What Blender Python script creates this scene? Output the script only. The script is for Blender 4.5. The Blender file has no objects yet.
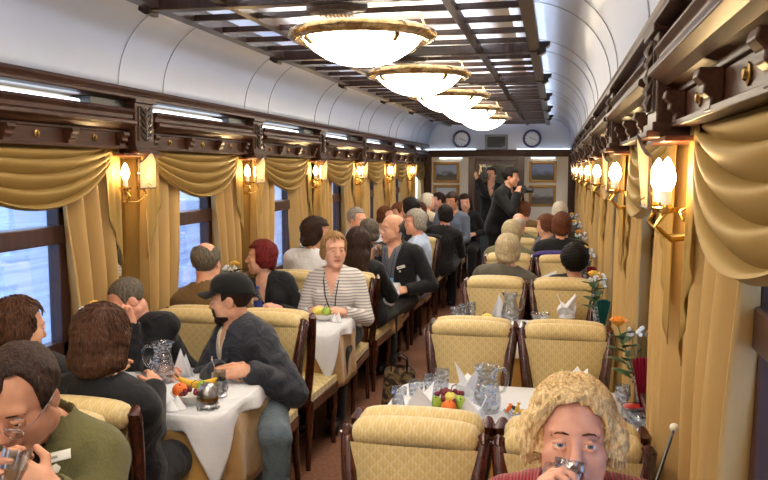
import bpy, bmesh, math, random
import numpy as np
from mathutils import Vector, Matrix
from mathutils.bvhtree import BVHTree
random.seed(7)
PI = math.pi
scene = bpy.context.scene
COL = scene.collection

# ------------------------------------------------------------------ materials
MATS = {}
def srgb(r, g, b):
    def c(x):
        x /= 255.0
        return x / 12.92 if x <= 0.04045 else ((x + 0.055) / 1.055) ** 2.4
    return (c(r), c(g), c(b), 1.0)

def new_mat(name):
    m = bpy.data.materials.new(name)
    m.use_nodes = True
    nt = m.node_tree
    for n in list(nt.nodes):
        nt.nodes.remove(n)
    out = nt.nodes.new('ShaderNodeOutputMaterial')
    MATS[name] = m
    return m, nt, out

def N(nt, typ, **kw):
    n = nt.nodes.new(typ)
    for k, v in kw.items():
        if k in n.inputs:
            n.inputs[k].default_value = v
        else:
            setattr(n, k, v)
    return n

def bsdf(nt, out, color, rough=0.6, metal=0.0, spec=0.5, coat=0.0, sheen=0.0, sss=0.0):
    b = nt.nodes.new('ShaderNodeBsdfPrincipled')
    b.inputs['Base Color'].default_value = color
    b.inputs['Roughness'].default_value = rough
    b.inputs['Metallic'].default_value = metal
    b.inputs['Specular IOR Level'].default_value = spec
    if coat:
        b.inputs['Coat Weight'].default_value = coat
        b.inputs['Coat Roughness'].default_value = 0.12
    if sheen:
        b.inputs['Sheen Weight'].default_value = sheen
        b.inputs['Sheen Roughness'].default_value = 0.5
    if sss:
        b.inputs['Subsurface Weight'].default_value = sss
        b.inputs['Subsurface Radius'].default_value = (0.012, 0.005, 0.003)
        b.inputs['Subsurface Scale'].default_value = 1.0
    nt.links.new(b.outputs[0], out.inputs[0])
    return b

def noise_mix(nt, c1, c2, scale, detail=3.0, lo=0.35, hi=0.65, stretch=(1, 1, 1), dist=0.0):
    tc = N(nt, 'ShaderNodeTexCoord')
    mp = N(nt, 'ShaderNodeMapping')
    mp.inputs['Scale'].default_value = stretch
    nt.links.new(tc.outputs['Object'], mp.inputs[0])
    no = N(nt, 'ShaderNodeTexNoise', Scale=scale, Detail=detail, Distortion=dist)
    nt.links.new(mp.outputs[0], no.inputs['Vector'])
    rp = N(nt, 'ShaderNodeValToRGB')
    rp.color_ramp.elements[0].position = lo
    rp.color_ramp.elements[1].position = hi
    rp.color_ramp.elements[0].color = c1
    rp.color_ramp.elements[1].color = c2
    nt.links.new(no.outputs['Fac'], rp.inputs[0])
    return rp, no, mp

def bump(nt, b, src, strength=0.3, dist=0.01):
    bp = N(nt, 'ShaderNodeBump', Strength=strength, Distance=dist)
    nt.links.new(src, bp.inputs['Height'])
    nt.links.new(bp.outputs[0], b.inputs['Normal'])

def plain(name, rgb, rough=0.6, metal=0.0, spec=0.5, coat=0.0, sheen=0.0, sss=0.0, var=0.12, scale=30.0, bmp=0.0, stretch=(1, 1, 1), detail=3.0):
    m, nt, out = new_mat(name)
    c = srgb(*rgb)
    b = bsdf(nt, out, c, rough, metal, spec, coat, sheen, sss)
    d = tuple(x * (1 - var) for x in c[:3]) + (1,)
    l = tuple(min(1, x * (1 + var)) for x in c[:3]) + (1,)
    rp, no, mp = noise_mix(nt, d, l, scale, detail, 0.3, 0.7, stretch)
    nt.links.new(rp.outputs[0], b.inputs['Base Color'])
    if bmp:
        bump(nt, b, no.outputs['Fac'], bmp, 0.004)
    return m

def cloth(name, rgb, var=0.15, rough=0.85, sheen=0.15, wr=0.5):
    """woven cloth: fine weave + broad wrinkles in the bump"""
    m, nt, out = new_mat(name)
    c = srgb(*rgb)
    b = bsdf(nt, out, c, rough, 0, 0.2, 0, sheen)
    d = tuple(x * (1 - var) for x in c[:3]) + (1,)
    l = tuple(min(1, x * (1 + var)) for x in c[:3]) + (1,)
    rp, no, mp = noise_mix(nt, d, l, 220.0, 2.0, 0.3, 0.7)
    nt.links.new(rp.outputs[0], b.inputs['Base Color'])
    w = N(nt, 'ShaderNodeTexNoise', Scale=11.0, Detail=3.0, Distortion=0.8)
    tc = N(nt, 'ShaderNodeTexCoord')
    nt.links.new(tc.outputs['Object'], w.inputs['Vector'])
    bump(nt, b, w.outputs['Fac'], wr, 0.03)
    return m

def wood(name, rgb, rgb2, rough=0.32, coat=0.4, stretch=(1, 8, 8), scale=7.0, spec=.5):
    m, nt, out = new_mat(name)
    b = bsdf(nt, out, srgb(*rgb), rough, 0, spec, coat)
    rp, no, mp = noise_mix(nt, srgb(*rgb), srgb(*rgb2), scale, 6.0, 0.3, 0.7, stretch, 1.2)
    nt.links.new(rp.outputs[0], b.inputs['Base Color'])
    bump(nt, b, no.outputs['Fac'], 0.08, 0.003)
    return m

def emit(name, rgb, strength):
    m, nt, out = new_mat(name)
    e = N(nt, 'ShaderNodeEmission', Strength=strength)
    e.inputs['Color'].default_value = srgb(*rgb)
    nt.links.new(e.outputs[0], out.inputs[0])
    return m

def glassy(name, tint=(245, 250, 255), refl=0.12, rough=0.03, body=0.0, body_rgb=(235, 240, 245)):
    """thin clear glass: lets light straight through, mirrors by facing angle"""
    m, nt, out = new_mat(name)
    t = N(nt, 'ShaderNodeBsdfTransparent')
    t.inputs['Color'].default_value = srgb(*tint)
    g = N(nt, 'ShaderNodeBsdfGlossy', Roughness=rough)
    lw = N(nt, 'ShaderNodeLayerWeight', Blend=0.35)
    mp = N(nt, 'ShaderNodeMath', operation='MULTIPLY_ADD')
    mp.inputs[1].default_value = 0.7
    mp.inputs[2].default_value = refl
    nt.links.new(lw.outputs['Facing'], mp.inputs[0])
    mx = N(nt, 'ShaderNodeMixShader')
    nt.links.new(mp.outputs[0], mx.inputs[0])
    nt.links.new(t.outputs[0], mx.inputs[1])
    nt.links.new(g.outputs[0], mx.inputs[2])
    last = mx
    if body:
        d = N(nt, 'ShaderNodeBsdfDiffuse')
        d.inputs['Color'].default_value = srgb(*body_rgb)
        m2 = N(nt, 'ShaderNodeMixShader')
        m2.inputs[0].default_value = body
        nt.links.new(mx.outputs[0], m2.inputs[1])
        nt.links.new(d.outputs[0], m2.inputs[2])
        last = m2
    nt.links.new(last.outputs[0], out.inputs[0])
    return m

def crystal(name):
    """cut crystal: clear with facets from a diamond bump"""
    m, nt, out = new_mat(name)
    t = N(nt, 'ShaderNodeBsdfTransparent')
    t.inputs['Color'].default_value = (0.83, 0.86, 0.90, 1)
    g = N(nt, 'ShaderNodeBsdfGlossy', Roughness=0.06)
    tc = N(nt, 'ShaderNodeTexCoord')
    vo = N(nt, 'ShaderNodeTexVoronoi', Scale=48.0)
    nt.links.new(tc.outputs['Object'], vo.inputs['Vector'])
    bp = N(nt, 'ShaderNodeBump', Strength=0.75, Distance=0.014)
    nt.links.new(vo.outputs['Distance'], bp.inputs['Height'])
    nt.links.new(bp.outputs[0], g.inputs['Normal'])
    lw = N(nt, 'ShaderNodeLayerWeight', Blend=0.45)
    nt.links.new(bp.outputs[0], lw.inputs['Normal'])
    mp = N(nt, 'ShaderNodeMath', operation='MULTIPLY_ADD')
    mp.inputs[1].default_value = 0.6
    mp.inputs[2].default_value = 0.11
    nt.links.new(lw.outputs['Facing'], mp.inputs[0])
    mx = N(nt, 'ShaderNodeMixShader')
    nt.links.new(mp.outputs[0], mx.inputs[0])
    nt.links.new(t.outputs[0], mx.inputs[1])
    nt.links.new(g.outputs[0], mx.inputs[2])
    nt.links.new(mx.outputs[0], out.inputs[0])
    return m

def damask(name, base, light, dark, quilt=True, stripes=True, ax='xz', ssc=260.0, q=18.0, rough=0.55, bs=.45):
    """gold upholstery: vertical ribs and woven / quilted diamonds"""
    m, nt, out = new_mat(name)
    b = bsdf(nt, out, srgb(*base), rough, 0, 0.35, 0, 0.25)
    tc = N(nt, 'ShaderNodeTexCoord')
    sp = N(nt, 'ShaderNodeSeparateXYZ')
    nt.links.new(tc.outputs['Object'], sp.inputs[0])
    a, c = (sp.outputs['X'], sp.outputs['Z']) if ax == 'xz' else (sp.outputs['X'], sp.outputs['Y'])
    def M_(op, x, y=None):
        n = N(nt, 'ShaderNodeMath', operation=op)
        for i, v in enumerate((x, y)):
            if v is None: continue
            if isinstance(v, (int, float)): n.inputs[i].default_value = v
            else: nt.links.new(v, n.inputs[i])
        return n.outputs[0]
    s1 = M_('ABSOLUTE', M_('SINE', M_('MULTIPLY', M_('ADD', a, c), q * 2.2)))
    s2 = M_('ABSOLUTE', M_('SINE', M_('MULTIPLY', M_('SUBTRACT', a, c), q * 2.2)))
    dia = M_('MINIMUM', s1, s2)                       # 0 on the diamond lines
    st = M_('MULTIPLY_ADD', M_('SINE', M_('MULTIPLY', a, ssc * 2.4)), 0.5)
    st_n = st.node; st_n.inputs[2].default_value = 0.5
    rp = N(nt, 'ShaderNodeValToRGB')
    rp.color_ramp.elements[0].position = 0.12
    rp.color_ramp.elements[1].position = 0.42
    rp.color_ramp.elements[0].color = srgb(*light)
    rp.color_ramp.elements[1].color = srgb(*base)
    nt.links.new(dia, rp.inputs[0])
    src = rp.outputs[0]
    if not quilt:
        rgb = N(nt, 'ShaderNodeRGB'); rgb.outputs[0].default_value = srgb(*base); src = rgb.outputs[0]
    if stripes:
        mx = N(nt, 'ShaderNodeMixRGB', blend_type='MIX')
        mx.inputs['Color2'].default_value = srgb(*dark)
        nt.links.new(src, mx.inputs['Color1'])
        nt.links.new(M_('MULTIPLY', st, 0.42), mx.inputs['Fac'])
        src = mx.outputs[0]
    no = N(nt, 'ShaderNodeTexNoise', Scale=9.0, Detail=3.0)
    nt.links.new(tc.outputs['Object'], no.inputs['Vector'])
    mx2 = N(nt, 'ShaderNodeMixRGB', blend_type='MULTIPLY')
    mx2.inputs['Fac'].default_value = 0.25
    nt.links.new(src, mx2.inputs['Color1'])
    nt.links.new(no.outputs['Fac'], mx2.inputs['Color2'])
    nt.links.new(mx2.outputs[0], b.inputs['Base Color'])
    if quilt:
        bump(nt, b, M_('ADD', M_('POWER', dia, 0.5), M_('MULTIPLY', st, 0.1)), bs, 0.008)
    else:
        bump(nt, b, st, 0.25, 0.002)
    return m

# ------------------------------------------------------------------ mesh builder
class MB:
    def __init__(s):
        s.v, s.f, s.m = [], [], []
    def add(s, vs, fs, mi=0, M=None):
        o = len(s.v)
        for p in vs:
            p = Vector(p)
            s.v.append(M @ p if M is not None else p)
        for f in fs:
            s.f.append(tuple(i + o for i in f)); s.m.append(mi)
        return s
    def box(s, c, d, mi=0, M=None):
        x, y, z = d[0] / 2, d[1] / 2, d[2] / 2
        vs = [(c[0] + i * x, c[1] + j * y, c[2] + k * z) for k in (-1, 1) for j in (-1, 1) for i in (-1, 1)]
        fs = [(0, 2, 3, 1), (4, 5, 7, 6), (0, 1, 5, 4), (2, 6, 7, 3), (0, 4, 6, 2), (1, 3, 7, 5)]
        return s.add(vs, fs, mi, M)
    def box2(s, lo, hi, mi=0, M=None):
        return s.box([(a + b) / 2 for a, b in zip(lo, hi)], [abs(b - a) for a, b in zip(lo, hi)], mi, M)
    def tube(s, pts, r, seg=8, mi=0, closed=False, cap=True, M=None, flat=1.0):
        pts = [Vector(p) for p in pts]; n = len(pts)
        rr = r if isinstance(r, (list, tuple)) else [r] * n
        ring = []; up = None; vs = []; fs = []
        for i, p in enumerate(pts):
            if closed: t = pts[(i + 1) % n] - pts[i - 1]
            else: t = pts[min(i + 1, n - 1)] - pts[max(i - 1, 0)]
            if t.length < 1e-9: t = Vector((0, 0, 1))
            t.normalize()
            if up is None:
                up = Vector((0, 0, 1)) if abs(t.z) < 0.9 else Vector((1, 0, 0))
            a = t.cross(up)
            if a.length < 1e-6: a = t.orthogonal()
            a.normalize(); b = a.cross(t).normalized(); up = b
            for k in range(seg):
                th = 2 * PI * k / seg
                vs.append(p + (a * math.cos(th) + b * math.sin(th) * flat) * rr[i])
        for i in range(n if closed else n - 1):
            j = (i + 1) % n
            for k in range(seg):
                l = (k + 1) % seg
                fs.append((i * seg + k, i * seg + l, j * seg + l, j * seg + k))
        if cap and not closed:
            fs.append(tuple(range(seg - 1, -1, -1)))
            fs.append(tuple((n - 1) * seg + k for k in range(seg)))
        return s.add(vs, fs, mi, M)
    def lathe(s, prof, c=(0, 0, 0), seg=24, mi=0, M=None, wob=None, cap=False):
        vs = []; fs = []; n = len(prof)
        for (r, z) in prof:
            for k in range(seg):
                th = 2 * PI * k / seg
                rr = r * (wob(th, z) if wob else 1.0)
                vs.append((c[0] + rr * math.cos(th), c[1] + rr * math.sin(th), c[2] + z))
        for i in range(n - 1):
            for k in range(seg):
                l = (k + 1) % seg
                fs.append((i * seg + k, i * seg + l, (i + 1) * seg + l, (i + 1) * seg + k))
        if cap and prof[0][0] > 1e-5: fs.append(tuple(range(seg - 1, -1, -1)))
        if cap and prof[-1][0] > 1e-5: fs.append(tuple((n - 1) * seg + k for k in range(seg)))
        return s.add(vs, fs, mi, M)
    def ball(s, c, r, seg=12, rings=8, mi=0, M=None):
        r = r if isinstance(r, (list, tuple)) else (r, r, r)
        vs = []; fs = []
        for i in range(rings + 1):
            ph = PI * i / rings
            for k in range(seg):
                th = 2 * PI * k / seg
                vs.append((c[0] + r[0] * math.sin(ph) * math.cos(th), c[1] + r[1] * math.sin(ph) * math.sin(th), c[2] - r[2] * math.cos(ph)))
        for i in range(rings):
            for k in range(seg):
                l = (k + 1) % seg
                fs.append((i * seg + k, i * seg + l, (i + 1) * seg + l, (i + 1) * seg + k))
        return s.add(vs, fs, mi, M)
    def sheet(s, fn, nu, nv, mi=0, M=None, closed=False):
        """fn(u,v)->point, u,v in 0..1"""
        vs = [fn(i / nu, j / nv) for j in range(nv + 1) for i in range(nu + (0 if closed else 1))]
        w = nu if closed else nu + 1
        fs = []
        for j in range(nv):
            for i in range(nu):
                a = j * w + i; b = j * w + (i + 1) % w
                fs.append((a, b, b + w, a + w))
        return s.add(vs, fs, mi, M)
    def prism(s, outline, ext, mi=0, M=None):
        """closed outline of 3-D points pushed along the vector ext"""
        n = len(outline); e = Vector(ext)
        vs = [Vector(p) for p in outline] + [Vector(p) + e for p in outline]
        fs = [tuple(range(n - 1, -1, -1)), tuple(range(n, 2 * n))]
        fs += [(i, (i + 1) % n, (i + 1) % n + n, i + n) for i in range(n)]
        return s.add(vs, fs, mi, M)
    def mesh(s, name, mats, smooth=True, angle=None):
        me = bpy.data.meshes.new(name)
        me.from_pydata([tuple(v) for v in s.v], [], s.f)
        for m in (mats if isinstance(mats, (list, tuple)) else [mats]):
            me.materials.append(MATS[m] if isinstance(m, str) else m)
        me.polygons.foreach_set('material_index', s.m)
        me.polygons.foreach_set('use_smooth', [smooth] * len(s.f))
        bm = bmesh.new(); bm.from_mesh(me)
        bmesh.ops.recalc_face_normals(bm, faces=bm.faces)
        if smooth:
            lim = math.radians(angle or 40)
            for e in bm.edges:
                if len(e.link_faces) == 2 and e.calc_face_angle(0) > lim: e.smooth = False
        bm.to_mesh(me); bm.free()
        me.update()
        return me
    def build(s, name, mats, parent=None, smooth=True, bevel=0.0, thick=0.0, sub=0, angle=None, loc=None):
        o = bpy.data.objects.new(name, s.mesh(name, mats, smooth, angle))
        COL.objects.link(o)
        if parent is not None: o.parent = parent
        if loc is not None: o.location = loc
        if thick:
            md = o.modifiers.new('thick', 'SOLIDIFY'); md.thickness = thick; md.offset = 0
        if bevel:
            md = o.modifiers.new('bevel', 'BEVEL'); md.width = bevel; md.segments = 2; md.limit_method = 'ANGLE'
        if sub:
            md = o.modifiers.new('sub', 'SUBSURF'); md.levels = sub; md.render_levels = sub
        return o

def empty(name, loc=(0, 0, 0), rz=0.0):
    o = bpy.data.objects.new(name, None); COL.objects.link(o)
    o.location = loc; o.rotation_euler = (0, 0, rz); o.empty_display_size = 0.1
    return o

def tag(o, label=None, cat=None, group=None, kind=None):
    if label: o['label'] = label
    if cat: o['category'] = cat
    if group: o['group'] = group
    if kind: o['kind'] = kind
    return o

def copy_tree(o, parent=None):
    c = o.copy(); COL.objects.link(c)
    if parent is not None:
        c.parent = parent
        c.matrix_parent_inverse = o.matrix_parent_inverse.copy()
    for ch in list(o.children):
        copy_tree(ch, c)
    return c

def place(proto, used, loc, rz, label, cat=None, group=None):
    """the first call uses the proto itself, later calls a copy of it"""
    if id(proto) in used: o = copy_tree(proto)
    else: o = proto; used.add(id(proto))
    o.location = loc; o.rotation_euler = (0, 0, rz)
    tag(o, label, cat, group)
    return o

ORD = ['nearest', 'second', 'third', 'fourth', 'fifth', 'sixth', 'seventh', 'eighth', 'ninth']
# ------------------------------------------------------------------ the place (metres); Y runs down the carriage
WALL = 1.42            # half width between the side walls
RIDGE = 1.27           # rail of the cornice
BACK = 14.0
PIER = [0.58 + 1.71 * k for k in range(-1, 8)]       # centre of each pier between windows
TAB = [1.665 + 1.71 * k for k in range(7)]           # centre line of each table row
EYE = 1.80
# ------------------------------------------------------------------ materials of the setting
wood('dark_wood', (46, 26, 18), (74, 44, 30), 0.38, 0.0, (8, 1, 8), 5.0, .16)
wood('dark_wood_up', (46, 27, 20), (72, 43, 30), 0.38, 0.0, (8, 8, 1), 5.0, .2)
wood('frame_wood', (52, 30, 28), (72, 44, 38), 0.4, 0.3, (8, 8, 1), 5.0)
wood('red_wood', (92, 46, 32), (118, 62, 40), 0.35, 0.4, (8, 1, 8), 5.0)
wood('chair_wood', (46, 20, 14), (82, 38, 24), 0.22, 0.7, (6, 6, 1.2), 6.0)
wood('lattice_wood', (30, 19, 15), (50, 32, 24), 0.32, 0.1, (8, 8, 1), 5.0, .3)
plain('brass', (205, 165, 85), 0.22, 1.0, var=0.1, scale=60)
plain('old_brass', (150, 118, 62), 0.35, 1.0, var=0.3, scale=70, bmp=0.3)
plain('gold_rim', (186, 160, 116), 0.25, 0.9, var=0.45, scale=28, bmp=0.5)
plain('silver', (170, 170, 172), 0.28, 1.0, var=0.35, scale=60, bmp=0.6)
plain('chrome', (220, 222, 225), 0.12, 1.0, var=0.05)
plain('wallpaper', (214, 203, 180), 0.8, var=0.05, scale=60)
plain('vault_paint', (180, 189, 206), 0.42, var=0.02, scale=6, coat=0.15)
plain('ceiling_paint', (238, 238, 238), 0.6, var=0.02)
plain('carpet', (108, 68, 44), 0.9, var=0.35, scale=40, bmp=0.4)
plain('black_plastic', (18, 18, 20), 0.4, var=0.1)
plain('grey_plastic', (120, 124, 124), 0.5, var=0.08)
plain('screen_glass', (40, 42, 38), 0.5, var=0.05)
plain('clock_blue', (34, 42, 92), 0.3, var=0.1, coat=0.4)
plain('clock_face', (222, 228, 234), 0.4, var=0.02)
plain('snow', (196, 208, 228), 0.9, var=0.28, scale=1.6, stretch=(1, 0.12, 1), detail=6)
plain('mirror', (205, 198, 180), 0.04, 1.0, var=0.03)
plain('seam', (150, 152, 160), 0.8, var=0.02)
glassy('window_glass', (232, 240, 250), 0.06, 0.02)
glassy('door_glass', (150, 158, 146), 0.2, 0.08, 0.5, (120, 126, 112))
emit('tube_light', (226, 240, 255), 4.0)
emit('bowl_light', (255, 240, 214), 13.0)
emit('bulb_light', (255, 214, 152), 75.0)
emit('ceiling_fill', (236, 240, 255), 90.0)
emit('cove_light', (205, 226, 255), 7.0)
def make_shade_mat():
    m, nt, out = new_mat('lamp_shade')
    d = N(nt, 'ShaderNodeBsdfDiffuse'); d.inputs['Color'].default_value = srgb(252, 240, 216)
    t = N(nt, 'ShaderNodeBsdfTranslucent'); t.inputs['Color'].default_value = srgb(255, 240, 212)
    mx = N(nt, 'ShaderNodeMixShader'); mx.inputs[0].default_value = 0.6
    nt.links.new(d.outputs[0], mx.inputs[1]); nt.links.new(t.outputs[0], mx.inputs[2])
    nt.links.new(mx.outputs[0], out.inputs[0])
make_shade_mat()
def make_curtain_mat(name, c1, c2, rg=.48):
    m, nt, out = new_mat(name)
    b = bsdf(nt, out, srgb(*c1), rg, 0, 0.3, 0, 0.0)
    rp, no, mp = noise_mix(nt, srgb(*c1), srgb(*c2), 90.0, 2.0, 0.3, 0.7, (1, 1, 0.05))
    nt.links.new(rp.outputs[0], b.inputs['Base Color'])
    t = N(nt, 'ShaderNodeBsdfTranslucent'); t.inputs['Color'].default_value = srgb(*c2)
    mx = N(nt, 'ShaderNodeMixShader'); mx.inputs[0].default_value = 0.2
    nt.links.new(b.outputs[0], mx.inputs[1]); nt.links.new(t.outputs[0], mx.inputs[2])
    nt.links.new(mx.outputs[0], out.inputs[0])
make_curtain_mat('curtain', (198, 164, 105), (202, 169, 111))
make_curtain_mat('curtain_swag', (164, 134, 74), (169, 139, 78), .62)

def struct(o, label, cat):
    return tag(o, label, cat, None, 'structure')

Y0 = -1.4
# floor -------------------------------------------------------------
b = MB(); b.box2((-WALL - .1, Y0, -.06), (WALL + .1, BACK + 1.5, 0))
struct(b.build('floor', 'carpet', smooth=False), 'brown carpeted carriage floor along the aisle', 'floor')
# ground outside
b = MB(); b.box2((-60, -40, -1.35), (60, 70, -1.25))
struct(b.build('ground', 'snow', smooth=False), 'pale bluish snowy ground outside the carriage windows', 'ground')

# side walls with window openings ------------------------------------
WZ0, WZ1 = 0.86, 1.98
WHALF = 0.50           # half of a pier's solid width
def side_wall(sx, name):
    b = MB()
    x0, x1 = sx * WALL, sx * (WALL + .07)
    def bb(y0, y1, z0, z1): b.box2((min(x0, x1), y0, z0), (max(x0, x1), y1, z1))
    bb(Y0, BACK + .1, 0, WZ0); bb(Y0, BACK + .1, WZ1, 2.27)
    edges = [Y0]
    for p in PIER:
        bb(max(Y0, p - WHALF), min(p + WHALF, BACK + .1), WZ0, WZ1)
    struct(b.build(name, 'wallpaper', smooth=False), 'cream carriage wall with windows ' + ('left of the aisle' if sx < 0 else 'right of the aisle'), 'wall')
side_wall(-1, 'wall_left'); side_wall(1, 'wall_right')

wn = 0
def window(sx, i):
    global wn
    y0 = PIER[i] + WHALF if i >= 0 else Y0
    y1 = PIER[i + 1] - WHALF if i + 1 < len(PIER) else BACK
    if y1 - y0 < .1: return
    wn += 1
    root = empty('window_%d' % wn, (sx * WALL, (y0 + y1) / 2, WZ0))
    struct(root, '%s train window with dark frame and transom on the %s' % (ORD[max(0, i - 1)] if i else 'hindmost', 'left' if sx < 0 else 'right'), 'window')
    h = (y1 - y0) / 2; H = WZ1 - WZ0
    f = MB()
    xa, xb = (-.01, .06)
    def bb(ya, yb, za, zb, xo=0): f.box2((min(sx * (xa - xo), sx * xb), ya, za), (max(sx * (xa - xo), sx * xb), yb, zb))
    w = .075
    bb(-h, -h + w, 0, H); bb(h - w, h, 0, H); bb(-h, h, 0, w); bb(-h, h, H - w, H)
    bb(-h, h, .57, .66, .015)
    f.build('window_frame', 'frame_wood', root, smooth=False, bevel=.006)
    s = MB(); s.box2((min(sx * -.06, 0), -h - .05, -.03), (max(sx * -.06, 0), h + .05, 0))
    s.build('window_sill', 'frame_wood', root, smooth=False, bevel=.005)
    g = MB(); g.box2((min(sx * .028, sx * .034), -h + .02, .02), (max(sx * .028, sx * .034), h - .02, H - .02))
    g.build('window_pane', 'window_glass', root, smooth=False)
for sx in (-1, 1):
    for i in range(len(PIER) - 1):
        if (i == 0): continue
        window(sx, i)

# vault and flat ceiling ---------------------------------------------
CZ = 2.69
def vault_pt(sx, t):
    """t 0 at the rail, 1 at the flat ceiling"""
    a = t * PI / 2
    x = RIDGE - (RIDGE - .72) * (1 - math.cos(a) ** 0.85)
    z = 2.22 + (CZ - 2.22) * math.sin(a) ** 0.9
    return sx * x, z
b = MB()
for sx in (-1, 1):
    n = 18
    b.sheet(lambda u, v, sx=sx: (vault_pt(sx, u)[0], Y0 + (BACK - Y0) * v, vault_pt(sx, u)[1]), n, 8, 0)
b.sheet(lambda u, v: (-.72 + 1.44 * u, Y0 + (BACK - Y0) * v, CZ), 4, 8, 1)
# upper strip of wall behind the cornice
struct(b.build('ceiling', ['vault_paint', 'ceiling_paint'], thick=.012, angle=60), 'white vaulted carriage ceiling with curved sides', 'ceiling')
# curved panel seams in pairs at each pier
sn = 0
for sx in (-1, 1):
    b = MB()
    for p in PIER:
        for d in (-.24, .24):
            if p + d > BACK or p + d < Y0: continue
            b.tube([(vault_pt(sx, t / 16)[0] - sx * .008, p + d, vault_pt(sx, t / 16)[1] - .008) for t in range(17)], .0025, 4)
    sn += 1
    struct(b.build('trim_%d' % sn, 'seam'), 'thin curved panel seams on the %s vault' % ('left' if sx < 0 else 'right'), 'ceiling seam')

# cornice: rail, boxes, pilasters -------------------------------------
def rail(sx):
    global sn
    sn += 1
    b = MB()
    prof = [(1.285, 2.245), (1.255, 2.24), (1.24, 2.222), (1.25, 2.205), (1.235, 2.195), (1.235, 2.178), (1.27, 2.17), (WALL, 2.17), (WALL, 2.245)]
    b.prism([(sx * x, Y0, z) for x, z in prof], (0, BACK - Y0, 0))
    struct(b.build('trim_%d' % sn, 'dark_wood', smooth=False, bevel=.003), 'long dark moulded rail under the %s vault' % ('left' if sx < 0 else 'right'), 'rail')
rail(-1); rail(1)

def cornice(sx, i):
    global sn
    y0 = PIER[i] + .12; y1 = min(PIER[i + 1] - .12, BACK) if i + 1 < len(PIER) else BACK
    sn += 1
    root = empty('trim_%d' % sn, (0, (y0 + y1) / 2, 1.92))
    struct(root, '%s carved cornice box over the %s windows' % (ORD[max(i - 1, 0)] if i else 'hindmost', 'left' if sx < 0 else 'right'), 'cornice')
    h = (y1 - y0) / 2
    b = MB()
    prof = [(WALL, .19), (1.32, .19), (1.245, .205), (1.235, .19), (1.25, .172), (1.25, .15), (1.225, .14), (1.222, .122), (1.25, .11), (1.27, .095), (1.30, .09), (1.30, .075), (WALL, .075)]
    b.prism([(sx * x, -h, z) for x, z in prof], (0, 2 * h, 0))
    b.build('moulding', 'dark_wood', root, smooth=False, bevel=.003)
    p = MB()
    p.box2((min(sx * 1.31, sx * WALL), -h, .0), (max(sx * 1.31, sx * WALL), h, .08))
    p.box2((min(sx * 1.285, sx * WALL), -h, -.012), (max(sx * 1.285, sx * WALL), h, .004))
    p.build('valance_panel', 'dark_wood', root, smooth=False, bevel=.002)
    for k in range(4):
        yy = -h + .05 + (2 * h - .10) * k / 3
        c = MB()
        c.prism([(sx * x, yy - .028, z) for x, z in [(1.31, .078), (1.262, .078), (1.258, .06), (1.272, .045), (1.27, .03), (1.285, .018), (1.283, -.006), (1.31, -.012)]], (0, .056, 0))
        c.build('corbel', 'dark_wood', root, smooth=False, bevel=.004)
    for k in range(3):
        yy = -h + .05 + (2 * h - .10) * (k + .5) / 3
        r = MB()
        R = Matrix.Translation((sx * 1.31, yy, .04)) @ Matrix.Rotation(-sx * PI / 2, 4, 'Y')
        r.lathe([(.0001, 0), (.019, 0), (.019, .004), (.012, .006), (.009, .012), (.0001, .014)], seg=16, M=R, wob=lambda th, z: 1 + .08 * math.cos(8 * th))
        r.build('rosette', 'old_brass', root)
    # fluorescent tube in the gap over the box
    t = MB()
    t.tube([(sx * 1.36, -h + .08, .215), (sx * 1.36, h - .34, .215)], .018, 8)
    t.build('light_tube', 'tube_light', root)
    e = MB(); e.box2((min(sx * 1.30, sx * 1.40), h - .32, .19), (max(sx * 1.30, sx * 1.40), h, .25))
    e.build('ballast_box', 'black_plastic', root, smooth=False, bevel=.003)
plain('carving', (58, 42, 32), 0.4, var=0.5, scale=55, bmp=1.0, coat=0.3)
def pilaster(sx, i):
    global sn
    sn += 1
    p = PIER[i]
    root = empty('trim_%d' % sn, (0, p, 1.87))
    struct(root, '%s carved bracket block on the %s cornice' % (ORD[max(i - 1, 0)], 'left' if sx < 0 else 'right'), 'bracket')
    b = MB()
    def bb(xa, xb, ya, yb, za, zb): b.box2((min(sx * xa, sx * xb), ya, za), (max(sx * xa, sx * xb), yb, zb))
    bb(1.25, WALL, -.1, .1, .05, .30); bb(1.235, WALL, -.115, .115, .29, .315)
    bb(1.24, WALL, -.11, .11, .03, .055); bb(1.225, WALL, -.12, .12, .012, .032)
    b.build('block', 'dark_wood_up', root, smooth=False, bevel=.004)
    s = MB(); s.box2((min(sx * 1.26, sx * WALL), -.2, .0), (max(sx * 1.26, sx * WALL), .2, .014))
    s.build('shelf', 'red_wood', root, smooth=False, bevel=.003)
    c = MB()
    # raised carved leaf panel
    c.box2((min(sx * 1.243, sx * 1.252), -.072, .085), (max(sx * 1.243, sx * 1.252), .072, .27))
    for k in range(5):
        z = .105 + .036 * k
        for s_ in (-1, 1):
            c.tube([(sx * 1.242, s_ * .008, z - .012), (sx * 1.238, s_ * .035, z + .004), (sx * 1.241, s_ * .058, z + .024)], [.009, .012, .004], 6)
    c.tube([(sx * 1.24, 0, .09), (sx * 1.24, 0, .265)], .007, 6)
    c.build('carved_panel', 'carving', root)
for sx in (-1, 1):
    for i in range(1, len(PIER)):
        cornice(sx, i)
        if PIER[i] < BACK - .2: pilaster(sx, i)

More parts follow.
